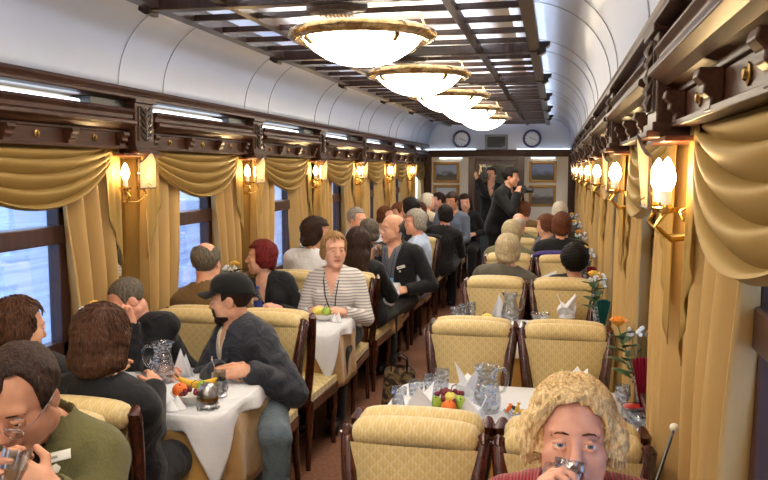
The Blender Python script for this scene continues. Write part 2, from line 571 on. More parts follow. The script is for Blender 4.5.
# back wall with door -----------------------------------------------------
DX0, DX1 = -.41, .33       # door opening
b = MB()
b.box2((-WALL, BACK, 0), (DX0 - .1, BACK + .06, 2.05)); b.box2((DX1 + .1, BACK, 0), (WALL, BACK + .06, 2.05))
b.box2((-WALL, BACK, 2.05), (WALL, BACK + .06, 2.70), 1)
struct(b.build('wall_back', ['wallpaper', 'vault_paint'], smooth=False), 'cream end wall with door, pictures and clocks', 'wall')
sn += 1
b = MB(); b.box2((-WALL, BACK - .06, 2.04), (WALL, BACK + .01, 2.13)); b.box2((-WALL, BACK - .075, 2.115), (WALL, BACK + .01, 2.14))
b.box2((-WALL, BACK - .045, 2.015), (WALL, BACK + .01, 2.045))
beam = struct(b.build('trim_%d' % sn, 'dark_wood', smooth=False, bevel=.004), 'dark beam across the end wall above the door', 'beam')
for sx in (-1, 1):
    sn += 1
    b = MB(); b.box2((min(sx * 1.20, sx * WALL), BACK - .05, 0), (max(sx * 1.20, sx * WALL), BACK + .01, 2.05))
    struct(b.build('trim_%d' % sn, 'dark_wood_up', smooth=False, bevel=.004), 'dark corner post at the %s of the end wall' % ('left' if sx < 0 else 'right'), 'corner post')
root = empty('door_1', ((DX0 + DX1) / 2, BACK, 0)); struct(root, 'dark wood door with glass panel in the end wall', 'door')
hw = (DX1 - DX0) / 2
b = MB()
b.box2((-hw - .12, -.05, 0), (-hw, .05, 2.03)); b.box2((hw, -.05, 0), (hw + .12, .05, 2.03)); b.box2((-hw, -.05, 1.95), (hw, .05, 2.03))
b.build('door_frame', 'frame_wood', root, smooth=False, bevel=.005)
b = MB()
b.box2((-hw, .0, 0), (hw, .04, .75)); b.box2((-hw, 0, 1.88), (hw, .04, 1.95)); b.box2((-hw, 0, .75), (-hw + .06, .04, 1.88)); b.box2((hw - .06, 0, .75), (hw, .04, 1.88))
b.build('door_leaf', 'frame_wood', root, smooth=False, bevel=.005)
b = MB(); b.box2((-hw + .05, .015, .74), (hw - .05, .025, 1.89)); b.build('door_glass', 'door_glass', root, smooth=False)
b = MB(); b.tube([(-hw + .1, -.005, .98), (-hw + .1, -.05, .98), (-hw + .2, -.05, .98)], .01, 8); b.build('door_handle', 'brass', root)
# vestibule behind the door, seen through the glass
sn += 1
b = MB(); b.box2((-.9, BACK + 1.4, 0), (.9, BACK + 1.46, 2.3)); b.box2((-.9, BACK + .06, 0), (-.84, BACK + 1.4, 2.3)); b.box2((.84, BACK + .06, 0), (.9, BACK + 1.4, 2.3)); b.box2((-.9, BACK + .06, 2.3), (.9, BACK + 1.46, 2.36))
struct(b.build('wall_vestibule', 'grey_plastic', smooth=False), 'grey vestibule wall beyond the end door glass', 'wall')
# wall behind the camera
b = MB(); b.box2((-WALL, Y0 - .06, 0), (WALL, Y0, 2.70)); struct(b.build('wall_front', 'wallpaper', smooth=False), 'cream end wall behind the viewer', 'wall')
for sx, nm in ((-1, 'left'), (1, 'right')):
    b = MB(); b.box2((min(sx * (WALL - .018), sx * WALL), Y0, 0), (max(sx * (WALL - .018), sx * WALL), BACK, .12))
    struct(b.build('baseboard_' + nm, 'dark_wood', smooth=False, bevel=.003), 'dark baseboard along the %s wall' % nm, 'baseboard')

# ceiling lattice -------------------------------------------------------------
LZ = 2.545
root = empty('ceiling_lattice', (0, 6.5, LZ))
tag(root, 'dark wooden lattice hung under the white ceiling above the aisle', 'ceiling lattice')
ya, yb = -1.3 - 6.5, BACK - .25 - 6.5
for sx in (-1, 1):
    b = MB()
    b.prism([(sx * x, ya, z) for x, z in [(.815, .08), (.815, -.002), (.88, -.002), (.88, .036), (.87, .036), (.87, .008), (.825, .008), (.825, .08)]], (0, yb - ya, 0))
    b.build('edge_beam', 'lattice_wood', root, smooth=False)
for x in (-.5, .5):
    b = MB(); b.box2((x - .02, ya, 0), (x + .02, yb, .036)); b.build('long_beam', 'lattice_wood', root, smooth=False)
    b = MB(); b.tube([(x, ya + .1, .0405), (x, yb - .1, .0405)], .004, 6); b.build('ceiling_fill_tube', 'ceiling_fill', root)  # hidden tube added on the beam to brighten the ceiling above the lattice
HEAVY = [PIER[i] - .58 for i in range(len(PIER)) if -1.2 < PIER[i] - .58 < BACK - .3]
for hy in HEAVY:
    b = MB()
    b.box2((-.9, hy - 6.5 - .035, -.012), (.9, hy - 6.5 + .035, .05))
    b.build('cross_beam', 'lattice_wood', root, smooth=False, bevel=.004)
    for sx in (-1, 1):
        e = MB()
        e.prism([(sx * x, hy - 6.5 - .045, z) for x, z in [(.86, .055), (.945, .055), (.94, .03), (.915, .015), (.92, -.008), (.885, -.03), (.86, -.03)]], (0, .09, 0))
        e.build('beam_end', 'lattice_wood', root, smooth=False, bevel=.004)
    for k in range(1, 5):
        y = hy + 1.71 * k / 5
        if y > BACK - .3: continue
        b = MB(); b.box2((-.86, y - 6.5 - .013, .004), (.86, y - 6.5 + .013, .034)); b.build('cross_bar', 'lattice_wood', root, smooth=False, bevel=.002)
# cove tubes lying on the lattice edge, lighting the vault
for sx in (-1, 1):
    b = MB(); b.tube([(sx * .848, ya + .1, .03), (sx * .848, yb - .1, .03)], .009, 6); b.build('cove_tube', 'cove_light', root)

# vents
for i, hy in enumerate([h for h in HEAVY if h > 1.0]):
    b = MB()
    b.lathe([(.0001, -.03), (.07, -.03), (.1, -.022), (.125, -.02), (.14, -.008), (.145, 0), (.145, .1)], seg=28, wob=lambda th, z: 1 + .02 * math.cos(14 * th), M=Matrix.Diagonal((1.0, .62, 1, 1)))
    o = empty('ceiling_vent', (0, hy + .1, LZ - .012)); tag(o, '%s oval pierced bronze vent between the ceiling lamps' % ORD[i], 'vent', 'ceiling vents')
    b.build('vent_body', 'carving', o)
    g = MB()
    for k in range(-4, 5):
        hh = .04 * math.sqrt(max(0, 1 - (k / 5) ** 2))
        g.tube([(k * .018, -hh, -.036), (k * .018, hh, -.036)], .004, 5)
    g.build('vent_grille', 'old_brass', o)

# ceiling lamps
def lamp():
    root = empty('ceiling_lamp')
    prof = [(.30, .012), (.335, .0), (.362, .012), (.375, .03), (.365, .05), (.345, .06), (.325, .055), (.30, .04), (.295, .025), (.30, .012)]
    b = MB(); b.lathe(prof, seg=64, wob=lambda th, z: 1.03 + .014 * math.cos(24 * th)); b.build('rim', 'gold_rim', root)
    b = MB(); b.lathe([(.0001, -.125), (.05, -.123), (.12, -.110), (.19, -.083), (.25, -.045), (.29, -.01), (.31, .03)], seg=48)
    b.build('glass_bowl', 'bowl_light', root)
    for k in range(4):
        a = PI / 4 + PI / 2 * k
        b = MB(); b.tube([(.33 * math.cos(a), .33 * math.sin(a), .0), (.30 * math.cos(a), .30 * math.sin(a), -.022), (.275 * math.cos(a), .275 * math.sin(a), -.02)], [.016, .014, .006], 8)
        b.build('clasp', 'gold_rim', root)
    b = MB(); 
    for k in range(4):
        a = PI / 2 * k
        b.tube([(.34 * math.cos(a), .34 * math.sin(a), .05), (.3 * math.cos(a), .3 * math.sin(a), .14)], .006, 6)
        b.build('hanger', 'gold_rim', root); b = MB()
    b = MB(); b.lathe([(.0001, .03), (.31, .03)], seg=40); b.build('uplight_disc', 'bowl_light', root)  # added glowing disc that throws light up onto the ceiling
    return root
used = set(); proto = lamp()
for i in range(8):
    y = PIER[2] + 1.71 * (i - 2)
    if y > BACK - .8: break
    place(proto, used, (0, y, 2.455), 0, ('%s glowing glass bowl lamp with gilded rim under the lattice' % ORD[i - 2]) if i > 1 else '%s glowing bowl lamp overhead, out of the picture' % ['rear', 'front'][i], 'ceiling lamp', 'ceiling bowl lamps')

# mirrors and sconces on the piers
def sconce():
    """local frame: wall plane x=0, room towards +x, y along the wall (far = +y)"""
    root = empty('wall_sconce')
    b = MB(); b.lathe([(.0001, .02), (.02, .016), (.03, .006), (.034, 0)], seg=16, M=Matrix.Translation((.004, 0, -.07)) @ Matrix.Rotation(PI / 2, 4, 'Y') @ Matrix.Diagonal((1.8, 1, 1, 1)))
    b.build('back_plate', 'brass', root)
    for s_, nm in ((-1, 'bare'), (1, 'shaded')):
        yo = .075 * s_; xo = .105
        b = MB()
        pts = [(.02, 0, -.07), (.05, .02 * s_, -.105), (.09, .05 * s_, -.108), (xo + .02, yo, -.075), (xo, yo, -.045)]
        b.tube(pts, [.006, .006, .0055, .005, .006], 8)
        b.tube([(.02, 0, -.06), (.035, .03 * s_, -.035), (.06, .04 * s_, -.05), (.055, .02 * s_, -.07)], .0035, 6)
        b.lathe([(.006, -.05), (.026, -.045), (.03, -.036), (.012, -.034), (.011, -.03)], (xo, yo, 0), 14)
        b.build('arm', 'brass', root)
        b = MB(); b.lathe([(.011, -.034), (.011, .0)], (xo, yo, 0), 12); b.build('candle_sleeve', 'clock_face', root)
        b = MB(); b.lathe([(.009, 0), (.016, .014), (.019, .028), (.014, .048), (.005, .066), (.0001, .072)], (xo, yo, 0), 14); b.build('bulb', 'bulb_light', root)
    # shield-shaped shade clipped in front of the far bulb
    xo, yo = .105, .075
    W, H = .076, .102
    out = [(-W, -H * .62), (W, -H * .62), (W, H * .52)]
    out += [(W * .82, H * .60), (W * .62, H * .72), (W * .3, H * .93), (0, H), (-W * .3, H * .93), (-W * .62, H * .72), (-W * .82, H * .60), (-W, H * .52)]
    def bend(p): return (xo + .047 - (p[0] / W) ** 2 * .022, yo + p[0], .02 + p[1])
    b = MB(); b.prism([bend(p) for p in out], (.003, 0, 0)); shd = b.build('shade', 'lamp_shade', root, smooth=False)
    b = MB(); b.tube([Vector(bend(p)) + Vector((.002, 0, 0)) for p in out], .0038, 6, closed=True); b.build('shade_edge', 'carving', shd)
    b = MB(); b.tube([(xo, yo, -.004), (xo + .045, yo, -.03)], .002, 5); b.build('shade_clip', 'brass', shd)
    return root
plain('mirror_frame', (120, 92, 52), 0.4, 0.3, var=0.3, scale=40)
sp = sconce(); usd = set(); mp_ = None
for sx in (-1, 1):
    for i in range(2, len(PIER)):
        p = PIER[i] - .09
        if p > BACK - .3: continue
        o = place(sp, usd, (sx * (WALL - .022), p, 1.745), 0, '%s twin candle sconce with shield shade on the %s wall' % (ORD[i - 2], 'left' if sx < 0 else 'right'), 'wall lamp', 'sconces on the %s wall' % ('left' if sx < 0 else 'right'))
        o.scale = (-1.2 if sx > 0 else 1.2, 1.2, 1.2)
        m = empty('pier_mirror', (sx * WALL, PIER[i], 1.0)); tag(m, '%s narrow wall mirror between curtains on the %s wall' % (ORD[i - 2], 'left' if sx < 0 else 'right'), 'mirror', 'pier mirrors')
        b = MB(); b.box2((min(0, -sx * .012), -.2, 0), (max(0, -sx * .012), .2, .86)); b.build('mirror_glass', 'mirror', m, smooth=False)
        b = MB()
        for ya_, yb_, za_, zb_ in ((-.215, -.2, -.015, .875), (.2, .215, -.015, .875), (-.2, .2, .86, .875), (-.2, .2, -.015, 0)):
            b.box2((min(0, -sx * .018), ya_, za_), (max(0, -sx * .018), yb_, zb_))
        b.build('mirror_frame', 'mirror_frame', m, smooth=False)

# curtains ------------------------------------------------------------------
def curtain(sx, i):
    """swag, two tails and two side drapes over the window after pier i"""
    pa, pb = PIER[i], (PIER[i + 1] if i + 1 < len(PIER) else BACK + .3)
    pb = min(pb, BACK + .25)
    yc = (pa + pb) / 2; h = (pb - pa) / 2 - .16
    root = empty('curtain', (sx * 1.385, yc, .06))
    tag(root, '%s gold swagged curtain with side drapes at the %s windows' % (ORD[max(i - 1, 0)] if i != 1 else 'nearest', 'left' if sx < 0 else 'right'), 'curtain', 'gold curtains on the %s' % ('left' if sx < 0 else 'right'))
    rng = random.Random(i * 7 + (3 if sx > 0 else 0))
    TOP = 1.905 - .06
    # side drapes: pleated, drawn a little towards the pier lower down
    for s_ in (-1, 1):
        w0, w1 = .52, .38
        ph = rng.uniform(0, 6)
        def dr(u, v, s_=s_, ph=ph):
            z = TOP * (1 - v)
            wv = w0 + (w1 - w0) * min(1, v * 1.6) ** 1.2 + .03 * max(0, v - .62)
            y = s_ * (h + .03 - wv * u)
            am = .020 + .026 * min(1, v * 3)
            x = -sx * (am * math.sin(u * 2 * PI * 3.6 + ph + .5 * math.sin(v * 3)) + .005 * math.sin(u * 31 + v * 4) + .016)
            return (x, y, z)
        b = MB(); b.sheet(dr, 72, 22); b.build('drape', 'curtain', root, thick=.003, angle=80)
    # swag
    dep = .29
    def sw(u, v):
        t = 2 * u - 1
        shape = (1 - abs(t) ** 2.0) ** 0.9
        hh = h + .02
        z = TOP + .012 - dep * (v ** 1.0) * shape - .035 * v - (1 - v) * 0.0
        fold = abs(math.sin(PI * (v * 4.6 + .12 * t * t)))
        y = hh * t * (1 - .05 * v * (1 - shape))
        x = -sx * (.034 + .045 * fold * (0.25 + .75 * shape) * min(1, v * 5) * (1 if v < .97 else .4) + .03 * v * shape)
        z += .018 * fold * shape * min(1, v * 4)
        return (x, y, z)
    b = MB(); b.sheet(sw, 48, 60); b.build('swag', 'curtain_swag', root, thick=.003, angle=80)
    # tails: flat zig-zag pleats with a slanting hem
    for s_ in (-1, 1):
        def tl(u, v, s_=s_):
            ln = .33 + .30 * u
            z = TOP + .004 - ln * v
            zig = .5 + .5 * math.cos(u * 2 * PI * 2.5)
            y = s_ * (h - .12 + .15 * u)
            x = -sx * (.050 +   .012 * zig * (.45 + .55 * v) + .006 * v)
            return (x, y, z)
        b = MB(); b.sheet(tl, 30, 14); b.build('tail', 'curtain_swag', root, thick=.003, angle=50)
for sx in (-1, 1):
    for i in range(1, len(PIER)):
        curtain(sx, i)

# tie-back rod on the near right drape ---------------------------------------
# pictures, clocks, monitor on the back wall ----------------------------------
def painting_mat(name, sky, hill, ground, seed):
    m, nt, out = new_mat(name)
    b = bsdf(nt, out, (1, 1, 1, 1), 0.5)
    tc = N(nt, 'ShaderNodeTexCoord'); sp_ = N(nt, 'ShaderNodeSeparateXYZ'); nt.links.new(tc.outputs['Generated'], sp_.inputs[0])
    no = N(nt, 'ShaderNodeTexNoise', Scale=3.5, Detail=5.0); mpp = N(nt, 'ShaderNodeMapping'); mpp.inputs['Location'].default_value = (seed, seed, 0)
    nt.links.new(tc.outputs['Generated'], mpp.inputs[0]); nt.links.new(mpp.outputs[0], no.inputs['Vector'])
    ad = N(nt, 'ShaderNodeMath', operation='MULTIPLY_ADD'); ad.inputs[1].default_value = .7
    nt.links.new(no.outputs['Fac'], ad.inputs[0]); nt.links.new(sp_.outputs['Z'], ad.inputs[2])
    rp = N(nt, 'ShaderNodeValToRGB'); r = rp.color_ramp
    r.elements[0].position = .45; r.elements[0].color = srgb(*ground); r.elements[1].position = 1.0; r.elements[1].color = srgb(*sky)
    e = r.elements.new(.66); e.color = srgb(*hill); e = r.elements.new(.82); e.color = srgb(sky[0] * .8, sky[1] * .8, sky[2] * .8)
    nt.links.new(ad.outputs[0], rp.inputs[0]); nt.links.new(rp.outputs[0], b.inputs['Base Color'])
painting_mat('painting_a', (150, 160, 176), (58, 54, 44), (84, 74, 56), 1.0)
painting_mat('painting_b', (170, 172, 172), (52, 50, 46), (92, 84, 64), 4.0)
painting_mat('painting_c', (130, 146, 176), (74, 66, 58), (60, 62, 50), 7.0)
painting_mat('painting_d', (148, 144, 136), (70, 56, 50), (86, 78, 66), 9.0)
plain('gilt', (146, 112, 60), 0.35, 0.7, var=0.2, scale=60)
plain('mount_dark', (86, 62, 36), 0.6, var=0.1)
PX = {'l': (-.93), 'r': (.77)}
for (x, z, m_, lab) in ((-.93, 1.74, 'painting_a', 'upper gilt-framed landscape left of the end door'), (-.93, 1.33, 'painting_b', 'lower gilt-framed landscape left of the end door'),
                        (.77, 1.75, 'painting_c', 'upper gilt-framed landscape right of the end door'), (.77, 1.33, 'painting_d', 'lower gilt-framed landscape right of the end door')):
    o = empty('framed_picture', (x, BACK, z)); tag(o, lab, 'picture', 'landscapes on the end wall')
    w, h = .235, .185
    b = MB()
    for (xa, xb, za, zb) in ((-w, -w + .045, -h, h), (w - .045, w, -h, h), (-w, w, h - .045, h), (-w, w, -h, -h + .045)): b.box2((xa, -.03, za), (xb, 0, zb))
    b.build('picture_frame', 'gilt', o, smooth=False, bevel=.008)
    b = MB(); b.box2((-w + .03, -.012, -h + .03), (w - .03, -.002, h - .03)); b.build('picture_mount', 'mount_dark', o, smooth=False)
    b = MB(); b.box2((-w + .052, -.016, -h + .052), (w - .052, -.010, h - .052)); b.build('canvas', m_, o, smooth=False)
for (x, lab) in ((-.66, 'round wall clock with blue rim left of the monitor'), (.575, 'round wall clock with blue rim right of the monitor')):
    o = empty('wall_clock', (x, BACK, 2.33)); tag(o, lab, 'clock', 'clocks on the end wall')
    R = Matrix.Rotation(PI / 2, 4, 'X')
    b = MB(); b.lathe([(.155, 0), (.162, .03), (.15, .046), (.125, .04), (.120, .018)], seg=40, M=R); b.build('clock_rim', 'clock_blue', o)
    b = MB(); b.lathe([(.0001, .018), (.132, .018), (.132, 0)], seg=40, M=R); dial = b.build('dial', 'clock_face', o)
    b = MB()
    for k in range(12):
        a = 2 * PI * k / 12; L = .022 if k % 3 else .032
        b.box((0, -.0195, .108 - L / 2 + .01), (.006, .002, L), M=Matrix.Rotation(a, 4, 'Y'))
    b.build('hour_marks', 'black_plastic', dial, smooth=False)
    for nm, L, a in (('hour_hand', .062, math.radians(-62)), ('minute_hand', .1, math.radians(110))):
        b = MB(); b.box((0, -.0225, L / 2 - .01), (.008, .002, L), M=Matrix.Rotation(a, 4, 'Y')); b.build(nm, 'black_plastic', dial, smooth=False)
o = empty('monitor', (-.045, BACK, 2.26)); tag(o, 'small grey monitor on the end wall between the clocks', 'monitor')
b = MB(); b.box2((-.20, -.07, -.115), (.20, 0, .145)); b.build('housing', 'grey_plastic', o, smooth=False, bevel=.01)
b = MB(); b.box2((-.155, -.074, -.08), (.155, -.068, .11)); b.build('screen', 'screen_glass', o, smooth=False)
o = empty('wall_sign', (-.66, BACK - .04, 2.145)); tag(o, 'small pale plaque on the beam under the left clock', 'sign')
b = MB(); b.box2((-.11, -.012, 0), (.11, 0, .04)); b.build('plaque', 'clock_face', o, smooth=False, bevel=.003)
# small lamps under the beam washing the end wall
for x in (-.85, .77):
    b = MB(); b.box2((x - .22, BACK - .043, 2.001), (x + .22, BACK - .001, 2.016)); b.build('lamp_body', 'clock_face', beam, smooth=False)
    b = MB(); b.tube([(x - .45, BACK - .05, 2.147), (x + .45, BACK - .05, 2.147)], .006, 8); b.build('lamp_tube', 'tube_light', beam)
    b = MB(); b.tube([(x - .2, BACK - .022, 1.994), (x + .2, BACK - .022, 1.994)], .007, 8); b.build('lamp_tube', 'tube_light', beam)

# ------------------------------------------------------------------ camera, world, view
f_px, vx, vy = 780.0, 556.0, 169.0
d = Vector(((vx - 384) / f_px, -(vy - 240) / f_px, 1.0)).normalized()
up = Vector((0, d.z, -d.y)).normalized()
xx = -d.cross(up)
# rows of world axes in camera (right, up, forward); camera axes in the world are the columns
right = Vector((xx.x, d.x, up.x)); upv = Vector((xx.y, d.y, up.y)); fwd = Vector((xx.z, d.z, up.z))
def at(px, py, Y):
    """the point of the photograph's pixel at distance Y down the carriage"""
    r = right * ((px - 384) / f_px) - upv * ((py - 240) / f_px) + fwd
    t = Y / r.y
    return (.994 + r.x * t, Y, EYE + r.z * t)
def atz(px, py, Z):
    r = right * ((px - 384) / f_px) - upv * ((py - 240) / f_px) + fwd
    t = (Z - EYE) / r.z
    return (.994 + r.x * t, r.y * t, Z)
cam = bpy.data.cameras.new('camera'); co = bpy.data.objects.new('camera', cam); COL.objects.link(co)
co.matrix_world = Matrix(((right.x, upv.x, -fwd.x, .994), (right.y, upv.y, -fwd.y, 0), (right.z, upv.z, -fwd.z, EYE), (0, 0, 0, 1)))
cam.sensor_fit = 'HORIZONTAL'; cam.sensor_width = 36.0; cam.lens = 36.0 * f_px / 768.0
cam.clip_start = .02; cam.clip_end = 300
scene.camera = co
w = bpy.data.worlds.new('world'); scene.world = w; w.use_nodes = True
bg = w.node_tree.nodes['Background']
bg.inputs[0].default_value = srgb(196, 214, 246); bg.inputs[1].default_value = 2.0
scene.view_settings.view_transform = 'Standard'; scene.view_settings.look = 'None'
scene.view_settings.exposure = 0.72; scene.view_settings.gamma = 1.0; scene.view_settings.use_curve_mapping = False
scene.cycles.use_denoising = True
scene.cycles.max_bounces = 8; scene.cycles.transparent_max_bounces = 12
scene.cycles.sample_clamp_indirect = 6.0
# ------------------------------------------------------------------ chairs
damask('damask_front', (216, 192, 134), (226, 207, 158), (190, 158, 94), True, True, 'xz', 230, 31, .55, .16)
damask('damask_roll', (208, 178, 108), (226, 208, 158), (164, 130, 66), False, True, 'xz', 230, 21)
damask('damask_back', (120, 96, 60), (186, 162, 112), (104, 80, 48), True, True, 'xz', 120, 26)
damask('damask_seat', (204, 178, 112), (222, 202, 146), (176, 146, 82), True, False, 'xy', 230, 21)
CW = .47       # chair width
def chair():
    """local frame: sitter looks towards +y, back plane at y about -.25, origin on the floor"""
    root = empty('dining_chair')
    # seat cushion
    def seat(u, v):
        x = (u - .5); y = (v - .5)
        ex = math.copysign(min(1, abs(2 * x)) ** 1, x); 
        w = CW / 2 - .012; dd = .235
        taper = .93 + .07 * v
        px = 2 * x * w * taper; py = 2 * y * dd + .03
        z = .455 + .045 * (1 - abs(2 * x) ** 4) * (1 - abs(2 * y) ** 4)
        return (px, py, z)
    b = MB(); b.sheet(seat, 14, 14)
    w = CW / 2 - .012
    ol = [(-w * .93, -.205), (w * .93, -.205), (w, .265), (-w, .265)]
    b.prism([(x, y, .415) for x, y in ol], (0, 0, .041))
    b.build('seat', 'damask_seat', root, angle=50)
    b = MB()
    ol2 = [(-w * .95, -.215), (w * .95, -.215), (w + .01, .275), (-w - .01, .275)]
    b.prism([(x, y, .35) for x, y in ol2], (0, 0, .066)); b.build('seat_frame', 'chair_wood', root, smooth=False, bevel=.008)
    # backrest: padded panel, wider at the top, gently raked
    def yback(z): return -.215 - .07 * max(0, (z - .45) / .5) ** 1.3
    def panel(side):
        def fn(u, v):
            z = .47 + .44 * v
            hw = (.138 + .072 * v ** 1.3)
            x = (2 * u - 1) * hw
            bul = (1 - abs(2 * u - 1) ** 3) * (.35 + .65 * math.sin(PI * min(1, v * .9 + .1)))
            y = yback(z) + (side * (.012 + (.030 if side > 0 else .010) * bul + (.032 * v ** 2 if side > 0 else 0)))
            return (x, y, z)
        return fn
    b = MB(); b.sheet(panel(1), 12, 14)
    # edges
    def edge(u, v):
        z = .47 + .44 * u; hw = (.138 + .072 * u ** 1.3)
        return (hw, yback(z) - .012 + .024 * v, z)
    b.sheet(edge, 14, 1); b.sheet(lambda u, v: (-edge(u, v)[0], edge(u, v)[1], edge(u, v)[2]), 14, 1)
    br = b.build('backrest', 'damask_front', root)
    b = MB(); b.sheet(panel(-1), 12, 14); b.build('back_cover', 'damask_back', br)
    # rolled top cushion, curving backwards
    b = MB(); n = 20; seg = 16; vs = []; fs = []
    for i in range(n + 1):
        t = 2 * i / n - 1
        x = t * (CW / 2 - .018)
        e = max(0.0, 1 - abs(t) ** 9) ** .5 if abs(t) < 1 else 0
        r = .018 + .034 * e
        zc = .925 + .012 * (1 - t * t); yc = yback(.925) - .006
        for k in range(seg):
            a = 2 * PI * k / seg
            vs.append((x, yc + r * 1.15 * math.cos(a), zc + r * .98 * math.sin(a)))
    for i in range(n):
        for k in range(seg):
            l = (k + 1) % seg; fs.append((i * seg + k, i * seg + l, (i + 1) * seg + l, (i + 1) * seg + k))
    fs.append(tuple(range(seg - 1, -1, -1))); fs.append(tuple(n * seg + k for k in range(seg)))
    b.add(vs, fs); b.build('top_roll', 'damask_front', root)
    # side posts: scrolled at the top, sweeping in towards the seat, with nail heads
    for s_ in (-1, 1):
        b = MB(); pts = []; rr = []
        for i in range(15):
            t = i / 14; z = .38 + .555 * t
            x = s_ * (.164 + .062 * t ** 1.2 + .004 * math.sin(PI * t))
            y = yback(z) + .006 + .026 * math.sin(PI * t)
            pts.append((x, y, z)); rr.append(.030 - .004 * math.sin(PI * t))
        pts += [(s_ * .226, yback(.93) + .022, .945), (s_ * .227, yback(.93) + .026, .93), (s_ * .227, yback(.93) + .022, .916)]
        rr += [.018, .014, .010]
        b.tube(pts, rr, 10); post = b.build('side_post', 'chair_wood', root)
        b = MB()
        for k in range(16):
            t = k / 15; z = .5 + .40 * t; hw = (.138 + .072 * ((z - .47) / .44) ** 1.3)
            b.ball((s_ * (hw - .004), yback(z) - .018, z), .0045, 6, 4)
        b.build('nail_trim', 'old_brass', post)
    # legs
    for sx in (-1, 1):
        b = MB(); b.tube([(sx * (w - .02), .245, .36), (sx * (w - .015), .255, .25), (sx * (w - .025), .245, .08), (sx * (w - .02), .255, 0)], [.026, .02, .015, .018], 10)
        b.build('leg', 'chair_wood', root)
        b = MB(); b.tube([(sx * .186, yback(.4) + .006, .40), (sx * .186, -.215, .25), (sx * .19, -.25, .0)], [.024, .021, .016], 10)
        b.build('leg', 'chair_wood', root)
    return root
CH = chair(); used_c = set()
LX = {('l', 'a'): -.61, ('l', 'w'): -1.08, ('r', 'a'): .56, ('r', 'w'): 1.06}
CHAIRS = {}
for side in ('l', 'r'):
    for j in range(7):
        for facing in ('away', 'towards'):
            if j == 0 and facing == 'away': continue
            for seat in ('a', 'w'):
                sgn = -1 if facing == 'away' else 1
                y = TAB[j] + sgn * .51  # seat centre
                if y > BACK - .35: continue
                nm = '%s gold damask chair facing %s, %s seat, %s table %s of the aisle' % (
                    '', 'the end wall' if facing == 'away' else 'the viewer', 'aisle' if seat == 'a' else 'window', ORD[j], 'left' if side == 'l' else 'right')
                dxx = {('l', 1, 'away', 'a'): -.07, ('l', 0, 'towards', 'a'): -.09, ('l', 1, 'away', 'w'): -.03, ('l', 0, 'towards', 'w'): -.05}.get((side, j, facing, seat), 0)
                o = place(CH, used_c, (LX[(side, seat)] + dxx, y + {('l', 1, 'away'): -.14, ('l', 0, 'towards'): -.16}.get((side, j, facing), 0), 0), 0 if facing == 'away' else PI, nm.strip(), 'chair', 'gold dining chairs')
                CHAIRS[(side, j, facing, seat)] = o

# ------------------------------------------------------------------ tables and their cloths
cloth('white_linen', (226, 228, 234), 0.04, 0.8, 0.1, 0.25)
cloth('gold_satin', (178, 138, 76), 0.10, 0.45, 0.3, 0.3)
TLEN = {'l': (-1.41, -.40), 'r': (.26, 1.40)}
TD = .36       # half depth of a table
def table():
    root = empty('dining_table')
    b = MB(); b.box2((-.52, -TD + .03, .715), (.44, TD - .03, .742)); b.build('tabletop', 'chair_wood', root, smooth=False, bevel=.006)
    for x, y in ((-.46, -.24), (-.46, .24), (.36, -.22), (.36, .22)):
        b = MB(); b.tube([(x, y, .716), (x, y, .4), (x, y, 0)], [.028, .022, .024], 10); b.build('leg', 'chair_wood', root)
    return root
def rrect(a, hx, hy, r, wall_side):
    """rounded rectangle outline point, square at the wall end"""
    P = []
    def arc(cx, cy, a0, a1, n=8):
        for i in range(n + 1):
            t = a0 + (a1 - a0) * i / n; P.append((cx + r * math.cos(t), cy + r * math.sin(t)))
    return P
def outline(hx, hy, r, n=160):
    """starts at the wall end (local -x), goes along -y, round the aisle end (+x), back along +y"""
    segs = []
    pts = [(-hx, -hy)]
    m = 10
    pts.append((hx - r, -hy))
    for i in range(1, m + 1):
        t = -PI / 2 + PI / 2 * i / m; pts.append((hx - r + r * math.cos(t), -hy + r + r * math.sin(t)))
    pts.append((hx, hy - r))
    for i in range(1, m + 1):
        t = PI / 2 * i / m; pts.append((hx - r + r * math.cos(t), hy - r + r * math.sin(t)))
    pts.append((-hx, hy))
    # resample evenly
    L = [0]
    for a, b_ in zip(pts, pts[1:]): L.append(L[-1] + math.dist(a, b_))
    out = []
    for i in range(n + 1):
        s = L[-1] * i / n; k = 0
        while k < len(pts) - 2 and L[k + 1] < s: k += 1
        t = (s - L[k]) / max(1e-9, L[k + 1] - L[k])
        p = (pts[k][0] + (pts[k + 1][0] - pts[k][0]) * t, pts[k][1] + (pts[k + 1][1] - pts[k][1]) * t)
        out.append(p)
    return out, L[-1]
def tcloth(name, mat, z, hx, hy, r, drop, folds, amp, seed):
    rng = random.Random(seed)
    n = 150; P, L = outline(hx, hy, r, n)
    cx, cy = 0, 0
    b = MB()
    # top
    vs = [(-hx * .0, 0, z)] + [(p[0], p[1], z) for p in P]
    fs = [(0, i, i + 1) for i in range(1, n + 1)] + [(0, n + 1, 1)]
    b.add(vs, fs)
    ph = rng.uniform(0, 6)
    nz = 9
    def sk(u, v):
        i = min(n, int(round(u * n))); p = P[i]
        q = P[min(n, i + 1)]; o_ = P[max(0, i - 1)]
        tx, ty = q[0] - o_[0], q[1] - o_[1]; l = math.hypot(tx, ty) or 1
        nx_, ny_ = ty / l, -tx / l
        d = drop(u)
        f = math.sin(u * folds * 2 * PI + ph) + .5 * math.sin(u * folds * 1.7 * 2 * PI + 2 * ph)
        off = (.012 * min(1, v * 4) + amp * v * (.6 + f)) 
        return (p[0] + nx_ * off, p[1] + ny_ * off, z - d * v - .004 * math.sin(min(1, v * 4) * PI / 2))
    b.sheet(sk, n, nz)
    return b
proto_t = table(); used_t = set()
gold = tcloth('g', 'gold_satin', .744, .545, TD, .12, lambda u: .40 + .02 * math.sin(u * 40), 9, .016, 3)
